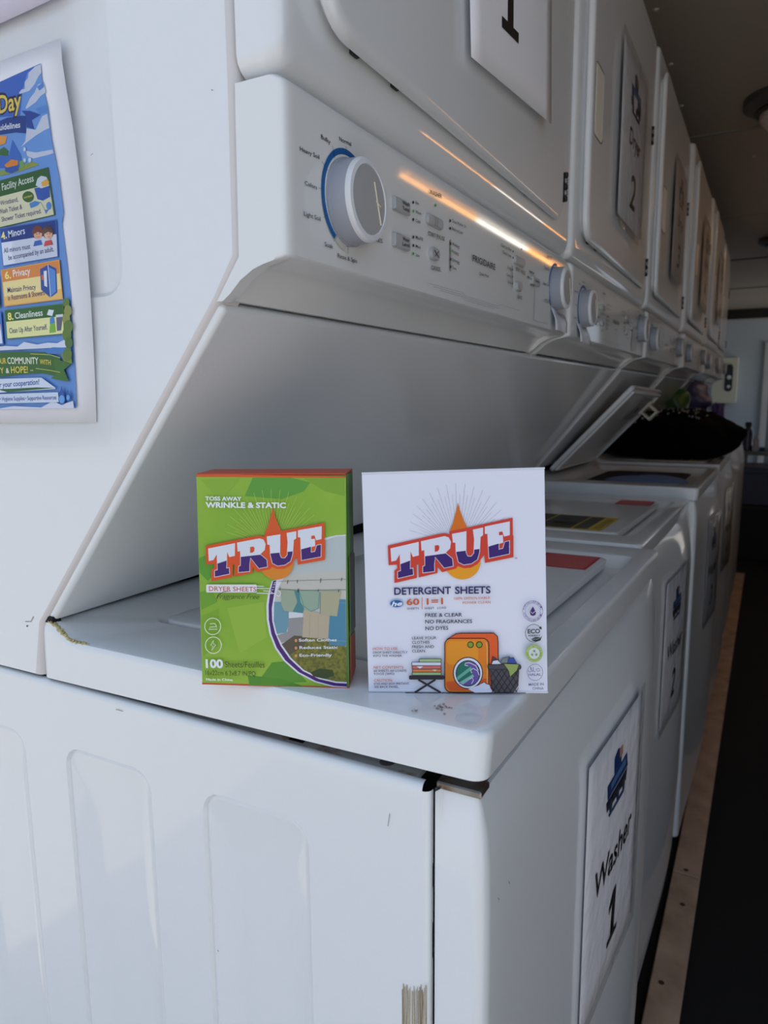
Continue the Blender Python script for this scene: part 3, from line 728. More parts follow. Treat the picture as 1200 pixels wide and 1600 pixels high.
lump_box = B().box(-.30, -.06, 2.82, 3.25, .92, 1.035, mat('folded_towel', (34, 32, 36), .9, bump=(80, .5)), .02, 3).obj('folded_towel', None, 60); tag(lump_box, 'dark folded towel under the plastic bags', 'towel')
tw2 = B().box(-.17, -.04, 3.92, 4.14, .92, .94, mat('white_towel', (190, 190, 196), .9, bump=(80, .5)), .008, 3).obj('folded_towel', None, 60); tag(tw2, 'pale folded towel under the purple bundle', 'towel')
gl = lump('cloth_in_tub', (0, 0, 0), (.09, .12, .012), mat('blue_cloth', (104, 128, 178), .8, bump=(50, .6)), 31, .3, 3); gl.location = (-.15, 1.62, .910); gl.name = 'blue_cloth'; tag(gl, 'blue cloth lying in the open washer', 'clothes')

# ------------------------------------------------------------------ things at the far end of the trailer
wb = empty('wall_box', (-.29, END, 1.045), 'cream wall box with a dark oval panel on the end wall', 'box')
B().box(-.135, .105, -.10, 0, 0, .467, mat('box_cream', (226, 224, 206), .45), .008, 2).obj('case', wb)
b = B(); b.loft([[(x, y, z) for x, z in rrect(-.012, .062, .12, .40, .036, 8)] for y in (-.099, -.106)], mat('oval_dark', (38, 42, 58), .3), cap1=True); b.obj('panel', wb)
b = B()
for z, r in ((.17, .017), (.265, .022)): b.lathe((.028, -.105, z), (0, -1, 0), [(r, 0), (r*.9, .008), (r*.4, .011)], mat('button_white', (235, 238, 240), .2), 16)
b.obj('button', wb)
b = B().box(-.12, .0, -.12, 0, -.09, -.004, BLACKM, .006); b.obj('bracket', wb)
tb = empty('folding_table', (.45, 5.85, 0), 'grey folding table across the far end of the aisle', 'table')
B().box(-.52, .52, -.28, .32, .69, .715, mat('table_top', (118, 126, 128), .5), .006).obj('tabletop', tb)
for x in (-.46, .46):
    for y in (-.22, .26): B().tube([(x, y, 0), (x, y, .69)], .014, BLACKM).obj('leg', tb)
bt = empty('spray_bottle', (-.0, 5.72, .715), 'dark bottle with black cap standing on the folding table', 'bottle')
B().lathe((0, 0, 0), (0, 0, 1), [(.034, 0), (.036, .01), (.036, .13), (.03, .155), (.018, .17), (.018, .18)], mat('bottle_dark', (70, 70, 84), .12), 24).obj('body', bt)
B().lathe((0, 0, .178), (0, 0, 1), [(.024, 0), (.024, .03), (.02, .036)], BLACKM, 20).obj('cap', bt)
for i, (x, y) in enumerate(((.085, 5.75), (.18, 5.78))):
    o = B().lathe((0, 0, 0), (0, 0, 1), [(.036, 0), (.042, .008), (.042, .020), (.038, .026)], mat('tub_blue', (18, 84, 150), .4), 20).obj('blue_tub'); o.location = (x, y, .715); tag(o, ['round blue tub on the table, nearer the dark bottle', 'round blue tub on the table, farther from the dark bottle'][i], 'tub', 'blue tubs on the table')
o = lump('cup', (0, 0, 0), (.03, .02, .02), mat('clear_wrap', (206, 204, 212), .2), 41, .3, 2); o.name = 'plastic_wrap'; o.location = (.075, 5.72, .80); 
bpy.data.objects.remove(o)
o = B().lathe((0, 0, 0), (0, 0, 1), [(.02, 0), (.024, .004), (.024, .085), (.012, .1), (.012, .115)], mat('bottle_clear', (190, 190, 204), .1), 16).obj('small_bottle'); o.location = (.06, 5.66, .715); tag(o, 'small pale bottle beside the dark bottle', 'bottle')
to = empty('storage_tote', (.33, 5.30, 0), 'blue grey storage tote under the front of the folding table', 'tote')
rows = [[(x, y, z) for x, y in rrect(-.40+k, .40-k, -.20+k, .14-k, .03, 4)] for z, k in ((.385, .03), (.60, .01), (.61, 0), (.63, 0))]
b = B(); b.loft(rows, mat('tote_blue', (74, 80, 104), .5), cap0=True, cap1=True); b.obj('bin', to)
B().box(-.41, .41, -.21, .15, .63, .648, mat('tote_lid', (78, 84, 106), .5), .006).obj('lid', to)
B().tube([(.0, -.2, .655), (.2, -.12, .652), (.38, -.02, .652)], .012, BLACKM).obj('strap', to)
cr = empty('black_crate', (.33, 5.30, 0), 'black crate on the floor carrying the blue grey tote', 'crate')
b = B(); b.box(-.40, .40, -.20, .14, 0, .38, mat('crate_black', (16, 16, 18), .7), .012); b.obj('body', cr)
B().box(-.405, .405, -.205, .145, .345, .38, mat('crate_rim', (22, 22, 24), .6), .006).obj('rim', cr)

# ------------------------------------------------------------------ the two cartons
def slab(px, n, P0):
    d = CF+CR*(px[0]-600)/FPX-CU*(px[1]-800)/FPX; n = np.array(n, float); return CAM+d*(((np.array(P0)-CAM)@n)/(d@n))
def carton(name, label, A, Bp, T, U, depth, mats):
    A, Bp, T, U = (Vector(p) for p in (A, Bp, T, U))
    n = (Bp-A).cross(T-A).normalized(); back = -n*depth
    t = empty(name, tuple((A+Bp)/2+back/2), label, 'carton'); o = Vector(t.location)
    e1 = (Bp-A).normalized(); up = (T-A).normalized()
    q = [p-o for p in (A, Bp, Bp+back, A+back, T, U, U+back, T+back)]
    b = B(); b.hexa(q, mats['body'], .0007, 2); bo = b.obj('carton', t, 40)
    return t, o, n, e1, up, q
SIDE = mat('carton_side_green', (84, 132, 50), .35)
GRN = mat('carton_green', (132, 176, 42), .38, noise=(13, (150, 186, 58), .42, .62)); REDT = mat('carton_red', (196, 70, 40), .4); WHT = mat('carton_white', (230, 231, 244), .5)
gA, gB, gT, gU = (-.2022, -.0181, .9397), (-.1085, .0240, .9385), (-.2026, -.0132, 1.0843), (-.1107, .0281, 1.0845)
wA, wB, wT, wU = (-.0931, .0233, .9385), (.0141, .0784, .9372), (-.1023, .0338, 1.0848), (.0048, .0892, 1.0874)
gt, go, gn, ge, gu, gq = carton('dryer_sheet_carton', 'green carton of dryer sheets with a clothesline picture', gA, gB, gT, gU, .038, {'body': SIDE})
wt_, wo_, wn, we, wu, wq = carton('detergent_sheet_carton', 'white carton of detergent sheets with an orange washing machine picture', wA, wB, wT, wU, .045, {'body': WHT})

def trueLogo(P, M, red, white, purple):
    """the four slab letters; M maps drawing units to photograph pixels"""
    m = lambda pts: [M(*p) for p in pts]
    P.poly(m([(83, 585), (500, 490), (548, 485), (583, 492), (585, 468), (735, 438), (1098, 358), (1100, 500), (1105, 508), (1105, 680), (873, 727), (868, 660), (845, 690), (815, 735), (760, 765), (700, 770), (652, 752), (638, 772), (525, 802), (488, 758), (488, 808), (335, 845), (333, 738), (318, 742), (320, 848), (137, 890), (137, 788), (160, 772), (158, 740), (90, 745)]), red)
    L = {'T': [(105, 608), (335, 555), (335, 665), (287, 677), (268, 632), (268, 770), (290, 765), (295, 825), (162, 856), (160, 795), (185, 788), (180, 655), (152, 706), (112, 716)],
         'R': [(352, 550), (545, 508), (578, 518), (597, 555), (590, 608), (555, 643), (612, 690), (618, 755), (540, 771), (470, 682), (465, 740), (467, 798), (365, 810), (365, 752), (382, 746), (380, 622), (358, 628)],
         'U': [(605, 490), (722, 468), (722, 640), (735, 668), (760, 670), (780, 645), (785, 535), (775, 455), (858, 438), (858, 500), (838, 515), (832, 640), (815, 700), (765, 735), (700, 745), (655, 722), (636, 650), (632, 562), (612, 560)],
         'E': [(872, 430), (1075, 388), (1075, 500), (1028, 512), (1015, 470), (987, 474), (987, 502), (1018, 498), (1022, 562), (990, 570), (990, 612), (1016, 606), (1032, 552), (1075, 542), (1075, 655), (903, 692), (897, 588), (893, 490), (872, 490)]}
    cut = {'T': 'T', 'R': 'R'}
    for k, pts in L.items():
        P.poly(m(pts), white)
        # lower half in purple: below a rising line, drawn slightly inside the white edge
        cx = sum(p[0] for p in pts)/len(pts); cy = sum(p[1] for p in pts)/len(pts)
        ip = []
        n = len(pts)
        for j in range(n):
            a, b_, c_ = (np.array(pts[(j-1) % n], float), np.array(pts[j], float), np.array(pts[(j+1) % n], float))
            d1 = (b_-a)/np.linalg.norm(b_-a); d2 = (c_-b_)/np.linalg.norm(c_-b_); n1 = np.array([-d1[1], d1[0]]); n2 = np.array([-d2[1], d2[0]]); q = n1+n2; q = q/max(.5, (q@q)/2)
            ip.append(tuple(b_+q*4.5))
        lines = {'T': (180, 738, 270, 705), 'R': (365, 675, 615, 640), 'U': (632, 637, 832, 612), 'E': (895, 595, 1080, 540)}[k]
        x0, y0, x1, y1 = lines; a_, b_ = -(y1-y0), (x1-x0); cc = -(a_*x0+b_*y0)
        cp = clip_poly(ip, (a_, b_, cc)); P.poly(m(cp), purple)
    P.poly(m([(465, 585), (492, 580), (503, 592), (500, 618), (488, 632), (465, 636)]), red)
def drop_rays(P, M, ray, orange, gold, wpx, r0=120, r1=480, bright=None):
    for k in range(34):
        a = math.radians(14+k*(152/33)); R = r1*(.82+.18*(k % 2))*(0.80+.20*math.sin(a))
        x, y = 655, 560; P.line([M(x+r0*math.cos(a)*1.2, y-r0*math.sin(a)*.8), M(x+R*math.cos(a), y-R*math.sin(a))], wpx, ray)
    tip = [(655, 236)]; rt = [(655+t*78, 236+t**.85*215) for t in (.15, .35, .6, .85, 1.0)]
    P.poly([M(*p) for p in [(655, 236), (670, 300), (700, 380), (735, 450), (800, 600), (580, 600), (590, 460), (615, 395), (640, 300)]], orange)
    P.poly([M(690+147*math.cos(t), 715+145*math.sin(t)) for t in [2*math.pi*j/40 for j in range(40)]], gold)

# ---- white carton print
def Wp(u, v): return (560+u/3.75, 720+v/3.75)
P = Print(wA, tuple(wn), up=tuple(wu), lift=.0004)
ML = lambda u, v: (590+u/5.217, 740+v/5.217)
NAVY = (44, 34, 96); ORG = (206, 92, 40); INK = (38, 34, 66)
drop_rays(P, ML, (120, 112, 128), (222, 112, 18), (240, 158, 22), .28)
P.poly([ML(*p) for p in [(740, 460), (770, 455), (770, 640), (755, 660), (742, 640)]], (236, 120, 30))
trueLogo(P, ML, (212, 62, 44), (226, 226, 240), (54, 22, 110))
P.text('®', Wp(914, 574), Wp(930, 574), 2.6, INK)
P.text('DETERGENT', Wp(210, 783), Wp(542, 777), 11.5, NAVY, .022); P.text('SHEETS', Wp(565, 777), Wp(773, 774), 11.5, NAVY, .022)
P.ell(*Wp(224, 834), 11, 6.6, (150, 180, 214)); P.ell(*Wp(224, 834), 9.6, 5.4, (28, 92, 156)); P.text('he', Wp(192, 850), Wp(258, 844), 7, (236, 240, 250), .03, .3)
P.text('60', Wp(282, 843), Wp(357, 841), 10, ORG, .02); P.line([Wp(373, 797), Wp(373, 868)], .9, ORG); P.text('1=1', Wp(400, 840), Wp(495, 837), 10, ORG, .02)
P.text('SHEETS', Wp(285, 870), Wp(354, 868), 3.2, NAVY, .006); P.text('SHEET', Wp(387, 868), Wp(444, 866), 3.2, NAVY, .006); P.text('LOAD', Wp(462, 866), Wp(514, 864), 3.2, NAVY, .006)
P.text('100% DISSOLVABLE', Wp(560, 811), Wp(770, 806), 3.6, ORG, .006); P.text('POWER CLEAN', Wp(610, 836), Wp(772, 832), 3.6, ORG, .006)
for t, x0, x1, y in (('FREE & CLEAR', 390, 607, 912), ('NO FRAGRANCES', 391, 665, 950), ('NO DYES', 392, 526, 989)): P.text(t, Wp(x0, y), Wp(x1, y-3), 5.7, INK, .016)
for t, x1, y in (('LEAVE YOUR', 456, 1043), ('CLOTHES', 416, 1068), ('FRESH AND', 442, 1094), ('CLEAN.', 395, 1119)): P.text(t, Wp(314, y), Wp(x1, y-1), 4.4, INK, .008)
for t, x0, x1, y, h, c_ in (('HOW TO USE:', 85, 233, 1105, 4.2, ORG), ('DROP SHEET DIRECTLY', 86, 288, 1125, 3.5, INK), ('INTO THE WASHER.', 88, 257, 1145, 3.5, INK), ('NET CONTENTS:', 90, 266, 1214, 4.2, ORG), ('60 SHEETS (60 LOADS)', 91, 282, 1232, 3.5, INK), ('9.31OZ (264G)', 92, 210, 1250, 3.5, INK), ('CAUTION:', 92, 201, 1289, 4.2, ORG), ('EYES AND SKIN IRRITANT.', 93, 300, 1307, 3.5, INK), ('SEE BACK PANEL.', 94, 237, 1326, 3.5, INK)):
    P.text(t, Wp(x0, y), Wp(x1, y-1), h, c_, .006)
# washing machine drawing
OL = (34, 26, 34); M2 = lambda pts: [Wp(*p) for p in pts]
def outl(pts, fill, w=1.5):
    P.poly(M2(pts), fill); P.line(M2(pts), w, OL, True)
def rr(x0, y0, x1, y1, r): return [(x, y) for x, y in rrect(x0, x1, y0, y1, r, 4)]
P.line(M2([(275, 1354), (978, 1355)]), 1.1, OL)
outl([(520, 1040), (570, 1010), (600, 1006), (790, 1005), (812, 1025), (816, 1060), (818, 1345), (700, 1350), (560, 1100)], (232, 92, 32))
outl(rr(505, 1036, 762, 1350, 36), (232, 128, 24))
P.poly(M2(rr(516, 1050, 700, 1190, 30)), (238, 150, 30)); P.poly(M2([(512, 1290), (752, 1270), (752, 1318), (734, 1342), (540, 1342), (516, 1320)]), (222, 92, 30)); P.line(M2([(745, 1060), (752, 1090), (752, 1300)]), 1.0, (246, 196, 120))
for x in (655, 706): P.ell(*Wp(x, 1073), 5.2, 5.2, OL); P.ell(*Wp(x, 1073), 3.9, 3.9, (128, 158, 42))
P.ell(*Wp(640, 1238), 23.4, 25, OL); P.ell(*Wp(640, 1238), 22, 23.6, (232, 232, 246)); P.ell(*Wp(640, 1240), 19.3, 20.5, OL)
P.ell(*Wp(640, 1240), 18, 19.2, (28, 116, 96)); P.poly(M2([(640, 1168), (690, 1185), (708, 1240), (690, 1295), (640, 1310), (585, 1300), (650, 1270), (668, 1235), (650, 1200), (625, 1190)]), (108, 84, 160))
P.poly(M2([(575, 1262), (655, 1200), (665, 1215), (580, 1280)]), (110, 178, 160)); P.poly(M2([(590, 1292), (668, 1245), (676, 1258), (610, 1305)]), (140, 190, 180))
P.line(M2([(700, 1222), (685, 1195), (650, 1178), (625, 1180), (622, 1192), (640, 1196)]), 1.1, (230, 228, 246)); P.line(M2([(705, 1250), (695, 1225), (670, 1210), (655, 1222), (662, 1238)]), 1.1, (230, 228, 246)); P.line(M2([(660, 1300), (672, 1280), (665, 1265), (650, 1272)]), 1.0, (230, 228, 246))
outl([(690, 1340), (705, 1305), (735, 1290), (745, 1300), (765, 1305), (775, 1330), (800, 1350), (690, 1352)], (222, 226, 244), .8)
P.poly(M2([(640, 1330), (700, 1310), (760, 1312), (790, 1350), (680, 1352)]), (226, 228, 244))
# shelf with folded towels
for x0, x1, y0, y1, f in ((355, 484, 1154, 1174, (170, 196, 140)), (312, 484, 1174, 1196, (224, 226, 240)), (314, 484, 1194, 1214, (214, 112, 104)), (316, 484, 1214, 1234, (226, 130, 70)), (314, 484, 1232, 1250, (164, 190, 136))): outl(rr(x0, y0, x1, y1, 6), f, .9)
P.poly(M2([(340, 1198), (378, 1198), (360, 1212)]), (230, 228, 240)); P.poly(M2([(430, 1216), (460, 1216), (446, 1228)]), (230, 200, 180))
P.line(M2([(330, 1350), (450, 1275)]), 3.2, (46, 42, 50)); P.line(M2([(480, 1350), (350, 1275)]), 3.2, (46, 42, 50)); P.poly(M2(rr(296, 1250, 502, 1275, 8)), (46, 42, 50))
# basket
for a, b_, c_ in (([(775, 1190), (785, 1140), (800, 1150), (830, 1185)], (70, 60, 90), 1), ([(830, 1180), (840, 1150), (880, 1140), (900, 1180)], (120, 130, 130), 1), ([(868, 1180), (876, 1148), (905, 1146), (925, 1180)], (50, 76, 160), 1)): outl(a, b_, .9)
outl([(775, 1188), (785, 1165), (812, 1160), (835, 1185)], (220, 224, 238), .8)
outl([(765, 1200), (938, 1196), (930, 1310), (905, 1348), (800, 1350), (778, 1318)], (72, 72, 78), 1.2)
for k in range(-3, 9):
    x = 765+k*34
    a = clip_poly(clip_poly([(x, 1215), (x+5, 1215), (x+95, 1348), (x+90, 1348)], (1, 0, -772)), (-1, 0, 933)); b_ = clip_poly(clip_poly([(x, 1215), (x+5, 1215), (x-85, 1348), (x-90, 1348)], (1, 0, -772)), (-1, 0, 933))
    for q in (a, b_):
        if len(q) > 2: P.poly(M2(q), OL)
outl(rr(755, 1186, 948, 1214, 12), (70, 70, 76), 1.0)
outl([(848, 1180), (935, 1184), (925, 1220), (885, 1258), (876, 1225)], (150, 168, 92), 1.0)
# badges
cx, cy = Wp(1016, 875); PU = (88, 66, 140)
P.ring(cx, cy, 15.6, 16.2, .5, PU); P.ring(cx, cy, 11.6, 12.2, .4, PU)
def arc_text(t, cx, cy, rx, ry, a0, a1, h, col, flip=False, bold=.01):
    n = len(t)
    for j, ch in enumerate(t):
        a = math.radians(a0+(a1-a0)*(j+.5)/n); s_ = 1.25
        x, y = cx+rx*math.cos(a), cy-ry*math.sin(a); tx, ty = math.sin(a), math.cos(a)
        if flip: tx, ty = -tx, -ty
        if ch != ' ': P.text(ch, (x-tx*s_, y-ty*s_), (x+tx*s_, y+ty*s_), h, col, bold)
arc_text('HYPOALLERGENIC', cx, cy, 12.8, 13.4, 172, 8, 2.7, PU); arc_text('HYPOALLERGENIC', cx, cy, 14.6, 15.2, 188, 352, 2.7, PU, True)
P.poly(M2([(1016, 846), (1026, 866), (1034, 882), (1030, 896), (1016, 902), (1002, 896), (998, 880), (1006, 864)]), (62, 36, 110)); P.line(M2([(1004, 878), (1014, 888), (1036, 868)]), 1.0, (214, 212, 234))
cx, cy = Wp(1021, 1002); DG = (40, 52, 52)
P.ring(cx, cy, 13, 13.6, .8, DG, a0=20, a1=320); P.text('ECO', Wp(985, 1003), Wp(1058, 1001), 6.6, DG, .035); P.text('FRIENDLY', Wp(988, 1021), Wp(1058, 1020), 2.6, DG, .02)
P.poly(M2([(1006, 1036), (1030, 1024), (1066, 1026), (1060, 1044), (1036, 1052), (1015, 1046)]), DG); P.poly(M2([(1050, 968), (1064, 962), (1068, 980), (1056, 978)]), DG); P.line(M2([(1008, 1038), (1040, 1036), (1060, 1028)]), .5, (200, 204, 210))
cx, cy = Wp(1023, 1119); LG = (150, 178, 62)
P.ell(cx, cy, 13.2, 13.4, LG); P.ring(cx, cy, 12, 12.2, .5, (206, 214, 170)); P.ell(cx, cy, 8.6, 8.8, (216, 222, 220)); arc_text('REUSE REDUCE', cx, cy, 9.4, 9.6, 170, 10, 2, (214, 222, 180)); arc_text('RECYCLE', cx, cy, 11.1, 11.3, 200, 340, 2, (214, 222, 180), True)
for a in (90, 210, 330):
    t = math.radians(a); P.poly([(cx+5.6*math.cos(t+d)*r, cy-5.6*math.sin(t+d)*r) for d, r in ((-.6, .6), (-.2, 1), (.5, .85), (.3, .4))], (132, 148, 96))
cx, cy = Wp(1027, 1228); HP = (74, 74, 128)
P.ring(cx, cy, 12, 12.6, .6, HP); P.text('HALAL', Wp(990, 1249), Wp(1062, 1247), 4.2, HP, .012)
for pts in ([(1058, 1218), (1040, 1222), (1032, 1210), (1048, 1206), (1056, 1212)], [(1030, 1224), (1018, 1224), (1016, 1196)], [(1004, 1200), (1012, 1224)], [(1006, 1220), (994, 1228), (988, 1216)], [(1000, 1196), (1003, 1216)]): P.line(M2(pts), .8, HP)
P.text('MADE IN', Wp(990, 1306), Wp(1077, 1303), 4.2, HP, .01); P.text('CHINA', Wp(1012, 1328), Wp(1077, 1328), 4.2, HP, .01)
P.obj('front_print', wt_, wo_)
# closing flap lines
b = B(); wv = [Vector(v) for v in wq]
b.tube([wv[4]+Vector(wn)*.0002+Vector(wu)*.0004, wv[5]+Vector(wn)*.0002+Vector(wu)*.0004], .0006, mat('carton_edge', (232, 234, 246), .5), 6)
b.tube([wv[0]+Vector(wn)*.0003+Vector(wu)*.0016, wv[1]+Vector(wn)*.0003+Vector(wu)*.0010], .0005, MATS['carton_edge'], 6)
b.obj('flap_edge', wt_)

# ---- green carton print
P = Print(gA, tuple(gn), up=tuple(gu), lift=.0004)
def G1(u, v): return (300+u/4, 700+v/4)
def mapquad(src, dst):
    A = []; bb = []
    for (x, y), (X, Y) in zip(src, dst):
        A += [[x, y, 1, 0, 0, 0], [0, 0, 0, x, y, 1]]; bb += [X, Y]
    p = np.linalg.lstsq(np.array(A, float), np.array(bb, float), rcond=None)[0]
    return lambda x, y: (p[0]*x+p[1]*y+p[2], p[3]*x+p[4]*y+p[5])
P.poly([G1(*p) for p in [(28, 166), (962, 180), (968, 1496), (66, 1474)]], GRN)
random.seed(8)
for pts, c_ in (([(380, 185), (620, 185), (740, 215), (700, 270), (560, 320), (330, 300)], (96, 158, 60)), ([(700, 190), (955, 185), (955, 300), (830, 270)], (126, 168, 52)), ([(40, 690), (130, 650), (170, 760), (100, 830), (50, 780)], (92, 154, 48)), ([(220, 1000), (450, 960), (470, 1180), (300, 1280)], (150, 186, 66)), ([(70, 1300), (60, 1050), (170, 1000), (160, 1240)], (126, 170, 46)),
                ([(500, 1340), (600, 1330), (720, 1460), (400, 1480)], (90, 148, 48)), ([(350, 1420), (560, 1440), (700, 1488), (360, 1482)], (84, 142, 46)), ([(50, 900), (120, 880), (160, 960), (60, 1010)], (110, 162, 46)), ([(60, 200), (300, 190), (180, 330)], (138, 178, 58))):
    P.poly([G1(*p) for p in pts], ink(c_))
P.poly([G1(*p) for p in [(28, 162), (962, 176), (962, 186), (28, 180)]], (214, 96, 36))
# picture with clothesline inside the curved border
inner = [(962, 548), (900, 552), (835, 575), (770, 600), (700, 640), (640, 700), (610, 760), (570, 820), (540, 870), (522, 930), (512, 1000), (514, 1080), (530, 1150), (565, 1230), (620, 1310), (700, 1385), (800, 1435), (900, 1458), (968, 1462)]
def curve(off): return [(x-o_, y+p_) for (x, y), (o_, p_) in zip(inner, off)]
outer = [(968, 1494), (880, 1490), (770, 1462), (660, 1405), (575, 1330), (520, 1250), (485, 1160), (468, 1070), (466, 980), (476, 910), (500, 830), (540, 820), (610, 760), (640, 700), (700, 640), (770, 598), (835, 560), (900, 545), (962, 540)]
P.poly([G1(*p) for p in outer], (226, 224, 236))
P.poly([G1(*p) for p in [(968, 1490), (885, 1484), (775, 1455), (668, 1398), (585, 1325), (530, 1245), (497, 1160), (481, 1070), (480, 980), (490, 900), (508, 830), (528, 826), (512, 930), (500, 1000), (503, 1080), (520, 1152), (556, 1236), (612, 1316), (694, 1392), (796, 1442), (898, 1466), (968, 1470)]], (74, 36, 112))
P.poly([G1(*p) for p in inner], (188, 196, 196))
def clipG(pts):     # keep a shape inside the picture (right of the border)
    return [p for p in pts]
P.poly([G1(*p) for p in [(962, 760), (962, 950), (520, 950), (545, 868), (600, 790)]], (196, 194, 184))
P.poly([G1(*p) for p in [(515, 960), (606, 960), (608, 1100), (590, 1150), (532, 1160), (512, 1080)]], (108, 152, 168))
P.poly([G1(*p) for p in [(606, 1060), (700, 1050), (700, 1175), (560, 1215), (534, 1170), (600, 1145)]], (150, 148, 148)); P.poly([G1(*p) for p in [(606, 1025), (696, 1020), (696, 1055), (606, 1062)]], (214, 216, 222))
P.poly([G1(*p) for p in [(562, 1225), (640, 1170), (800, 1180), (966, 1240), (968, 1460), (900, 1456), (800, 1433), (700, 1384), (620, 1308)]], mat('picture_grass', (128, 124, 38), .5, noise=(420, (88, 92, 32), .4, .62)))
P.poly([G1(*p) for p in [(562, 1225), (640, 1170), (720, 1180), (700, 1240), (610, 1290)]], (94, 84, 66)); P.poly([G1(*p) for p in [(740, 1400), (800, 1375), (880, 1385), (890, 1420), (830, 1440), (760, 1425)]], (56, 72, 36))
P.poly([G1(*p) for p in [(905, 942), (962, 945), (965, 1235), (860, 1230), (850, 1180), (862, 1020)]], (76, 136, 164)); P.line([G1(905, 966), G1(962, 966)], .5, (130, 176, 190)); P.line([G1(880, 1200), G1(964, 1206)], .5, (130, 176, 190))
P.poly([G1(*p) for p in [(700, 1005), (862, 1040), (852, 1190), (690, 1180)]], (186, 172, 148)); P.line([G1(740, 1040), G1(735, 1170)], .5, (160, 146, 124)); P.line([G1(790, 1050), G1(790, 1180)], .5, (168, 154, 132))
P.poly([G1(*p) for p in [(558, 882), (660, 890), (668, 1000), (640, 1022), (580, 1018), (560, 980)]], (158, 170, 148)); P.poly([G1(*p) for p in [(640, 890), (680, 890), (700, 1000), (695, 1030), (630, 1022), (660, 960)]], (74, 134, 140)); P.poly([G1(*p) for p in [(672, 890), (800, 892), (798, 1000), (750, 1022), (710, 1010), (680, 960)]], (150, 172, 152)); P.line([G1(674, 900), G1(700, 985), G1(745, 1018), G1(790, 1000), G1(798, 900)], 1.2, (92, 148, 140)); P.poly([G1(*p) for p in [(806, 892), (936, 892), (926, 930), (908, 1050), (800, 1038)]], (176, 172, 142)); P.line([G1(806, 900), G1(802, 1036)], .7, (120, 116, 92))
P.line([G1(545, 832), G1(700, 826), G1(962, 818)], .5, (110, 112, 108)); P.line([G1(540, 880), G1(700, 888), G1(962, 884)], .7, (86, 110, 100))
for x, y, h in ((600, 822, 24), (660, 822, 20), (806, 812, 28), (936, 808, 22), (552, 868, 20), (664, 876, 20), (668, 880, 22), (790, 880, 16), (918, 880, 18)): P.line([G1(x+2, y), G1(x-2, y+h)], 1.0, (70, 72, 62))
for t, x1, y in (('Soften Clothes', 906, 1206), ('Reduces Static', 914, 1252), ('Eco-Friendly', 876, 1300)): P.text(t, G1(670 if y < 1230 else 674, y), G1(x1, y-2), 4.6, (236, 236, 240), .02); P.ell(*G1(652, y-6), 2.2, 2.6, (206, 150, 104))
# headline, logo
MG = mapquad([(83, 585), (1098, 358), (1105, 680), (137, 890)], [G1(90, 607), G1(832, 465), G1(832, 695), G1(128, 830)])
drop_rays(P, MG, (196, 214, 110), (216, 92, 40), (222, 134, 40), .4)
trueLogo(P, MG, (222, 82, 36), (222, 226, 236), (66, 32, 112))
P.text('TOSS AWAY', G1(90, 325), G1(316, 327), 6.2, (240, 242, 246), .03); P.text('WRINKLE & STATIC', G1(92, 369), G1(592, 372), 8.4, (240, 242, 246), .035)
P.poly([G1(*p) for p in rr(95, 848, 410, 898, 8)], (230, 228, 232))
P.text('DRYER SHEETS', G1(113, 888), G1(408, 892), 7.4, (190, 70, 52), .006)
for y0, x0, x1 in ((858, 410, 455), (872, 410, 490), (888, 450, 500), (902, 410, 530)): P.line([G1(x0, y0), G1(x1, y0+2)], 1.2, (228, 228, 232))
P.ring(*G1(545, 904), 3.2, 4.0, 1.3, (228, 228, 232), a0=-100, a1=150)
for y in (838, 850, 866, 882, 898): P.line([G1(518-(y-838)*.35, y), G1(530-(y-838)*.35, y-3)], 1.0, (226, 224, 236))
P.text('Fragrance Free', G1(162, 935), G1(426, 938), 7.2, (52, 62, 44), -.004, .35); P.line([G1(160, 938), G1(168, 915), G1(200, 895), G1(245, 888)], .6, (52, 62, 44)); P.line([G1(195, 940), G1(230, 945), G1(262, 934)], .5, (52, 62, 44))
for cx, cy in ((137, 1108), (141, 1225)): P.ring(*G1(cx, cy), 12.4, 12.8, 1.2, (226, 236, 206))
P.line([G1(120, 1092), G1(148, 1090), G1(158, 1100), G1(164, 1126), G1(112, 1126), G1(120, 1112), G1(160, 1110)], 1.1, (226, 236, 206))
P.line([G1(142, 1196), G1(124, 1226), G1(138, 1230), G1(130, 1258), G1(156, 1222), G1(142, 1218)], 1.1, (226, 236, 206), True)
P.text('100', G1(94, 1364), G1(202, 1365), 13, (236, 240, 240), .04); P.text('Sheets/Feuilles', G1(214, 1362), G1(460, 1364), 9.6, (46, 66, 30), 0); P.text('16x22cm 6.3x8.7 IN/PQ', G1(92, 1410), G1(404, 1416), 7.6, (46, 66, 30), 0); P.text('Made in China', G1(96, 1444), G1(262, 1447), 3.8, (232, 238, 220), .03)
P.obj('front_print', gt, go)
# red top flap and the printed strip low on the right-hand side
gv = [Vector(v) for v in gq]
b = B(); up = Vector(gu)*.0006; b.hexa([gv[4]+Vector(gn)*.0006, gv[5]+Vector(gn)*.0006, gv[6], gv[7], gv[4]+up*2+Vector(gn)*.0006, gv[5]+up*2+Vector(gn)*.0006, gv[6]+up*2.5, gv[7]+up*2.5], REDT, .0004, 1); b.obj('top_flap', gt, None)
b = B(); s_ = Vector(ge)*.0004
def side(f, h): return gv[1].lerp(gv[2], f)*(1-h)+gv[5].lerp(gv[6], f)*h
b.loft([[side(.02, .01)+s_, side(.98, .01)+s_], [side(.05, .24)+s_, side(.98, .20)+s_]], REDT, closed=False)
b.loft([[side(.02, .01)+s_*2, side(.02, .99)+s_*2], [side(.10, .30)+s_*2, side(.06, .99)+s_*2]], mat('carton_green_edge', (120, 168, 44), .4), closed=False)
b.loft([[side(.10, .26)+s_*2, side(.95, .22)+s_*2], [side(.10, .62)+s_*2, side(.95, .60)+s_*2]], mat('carton_side_grey', (88, 92, 84), .4), closed=False)
b.obj('side_print', gt, None)
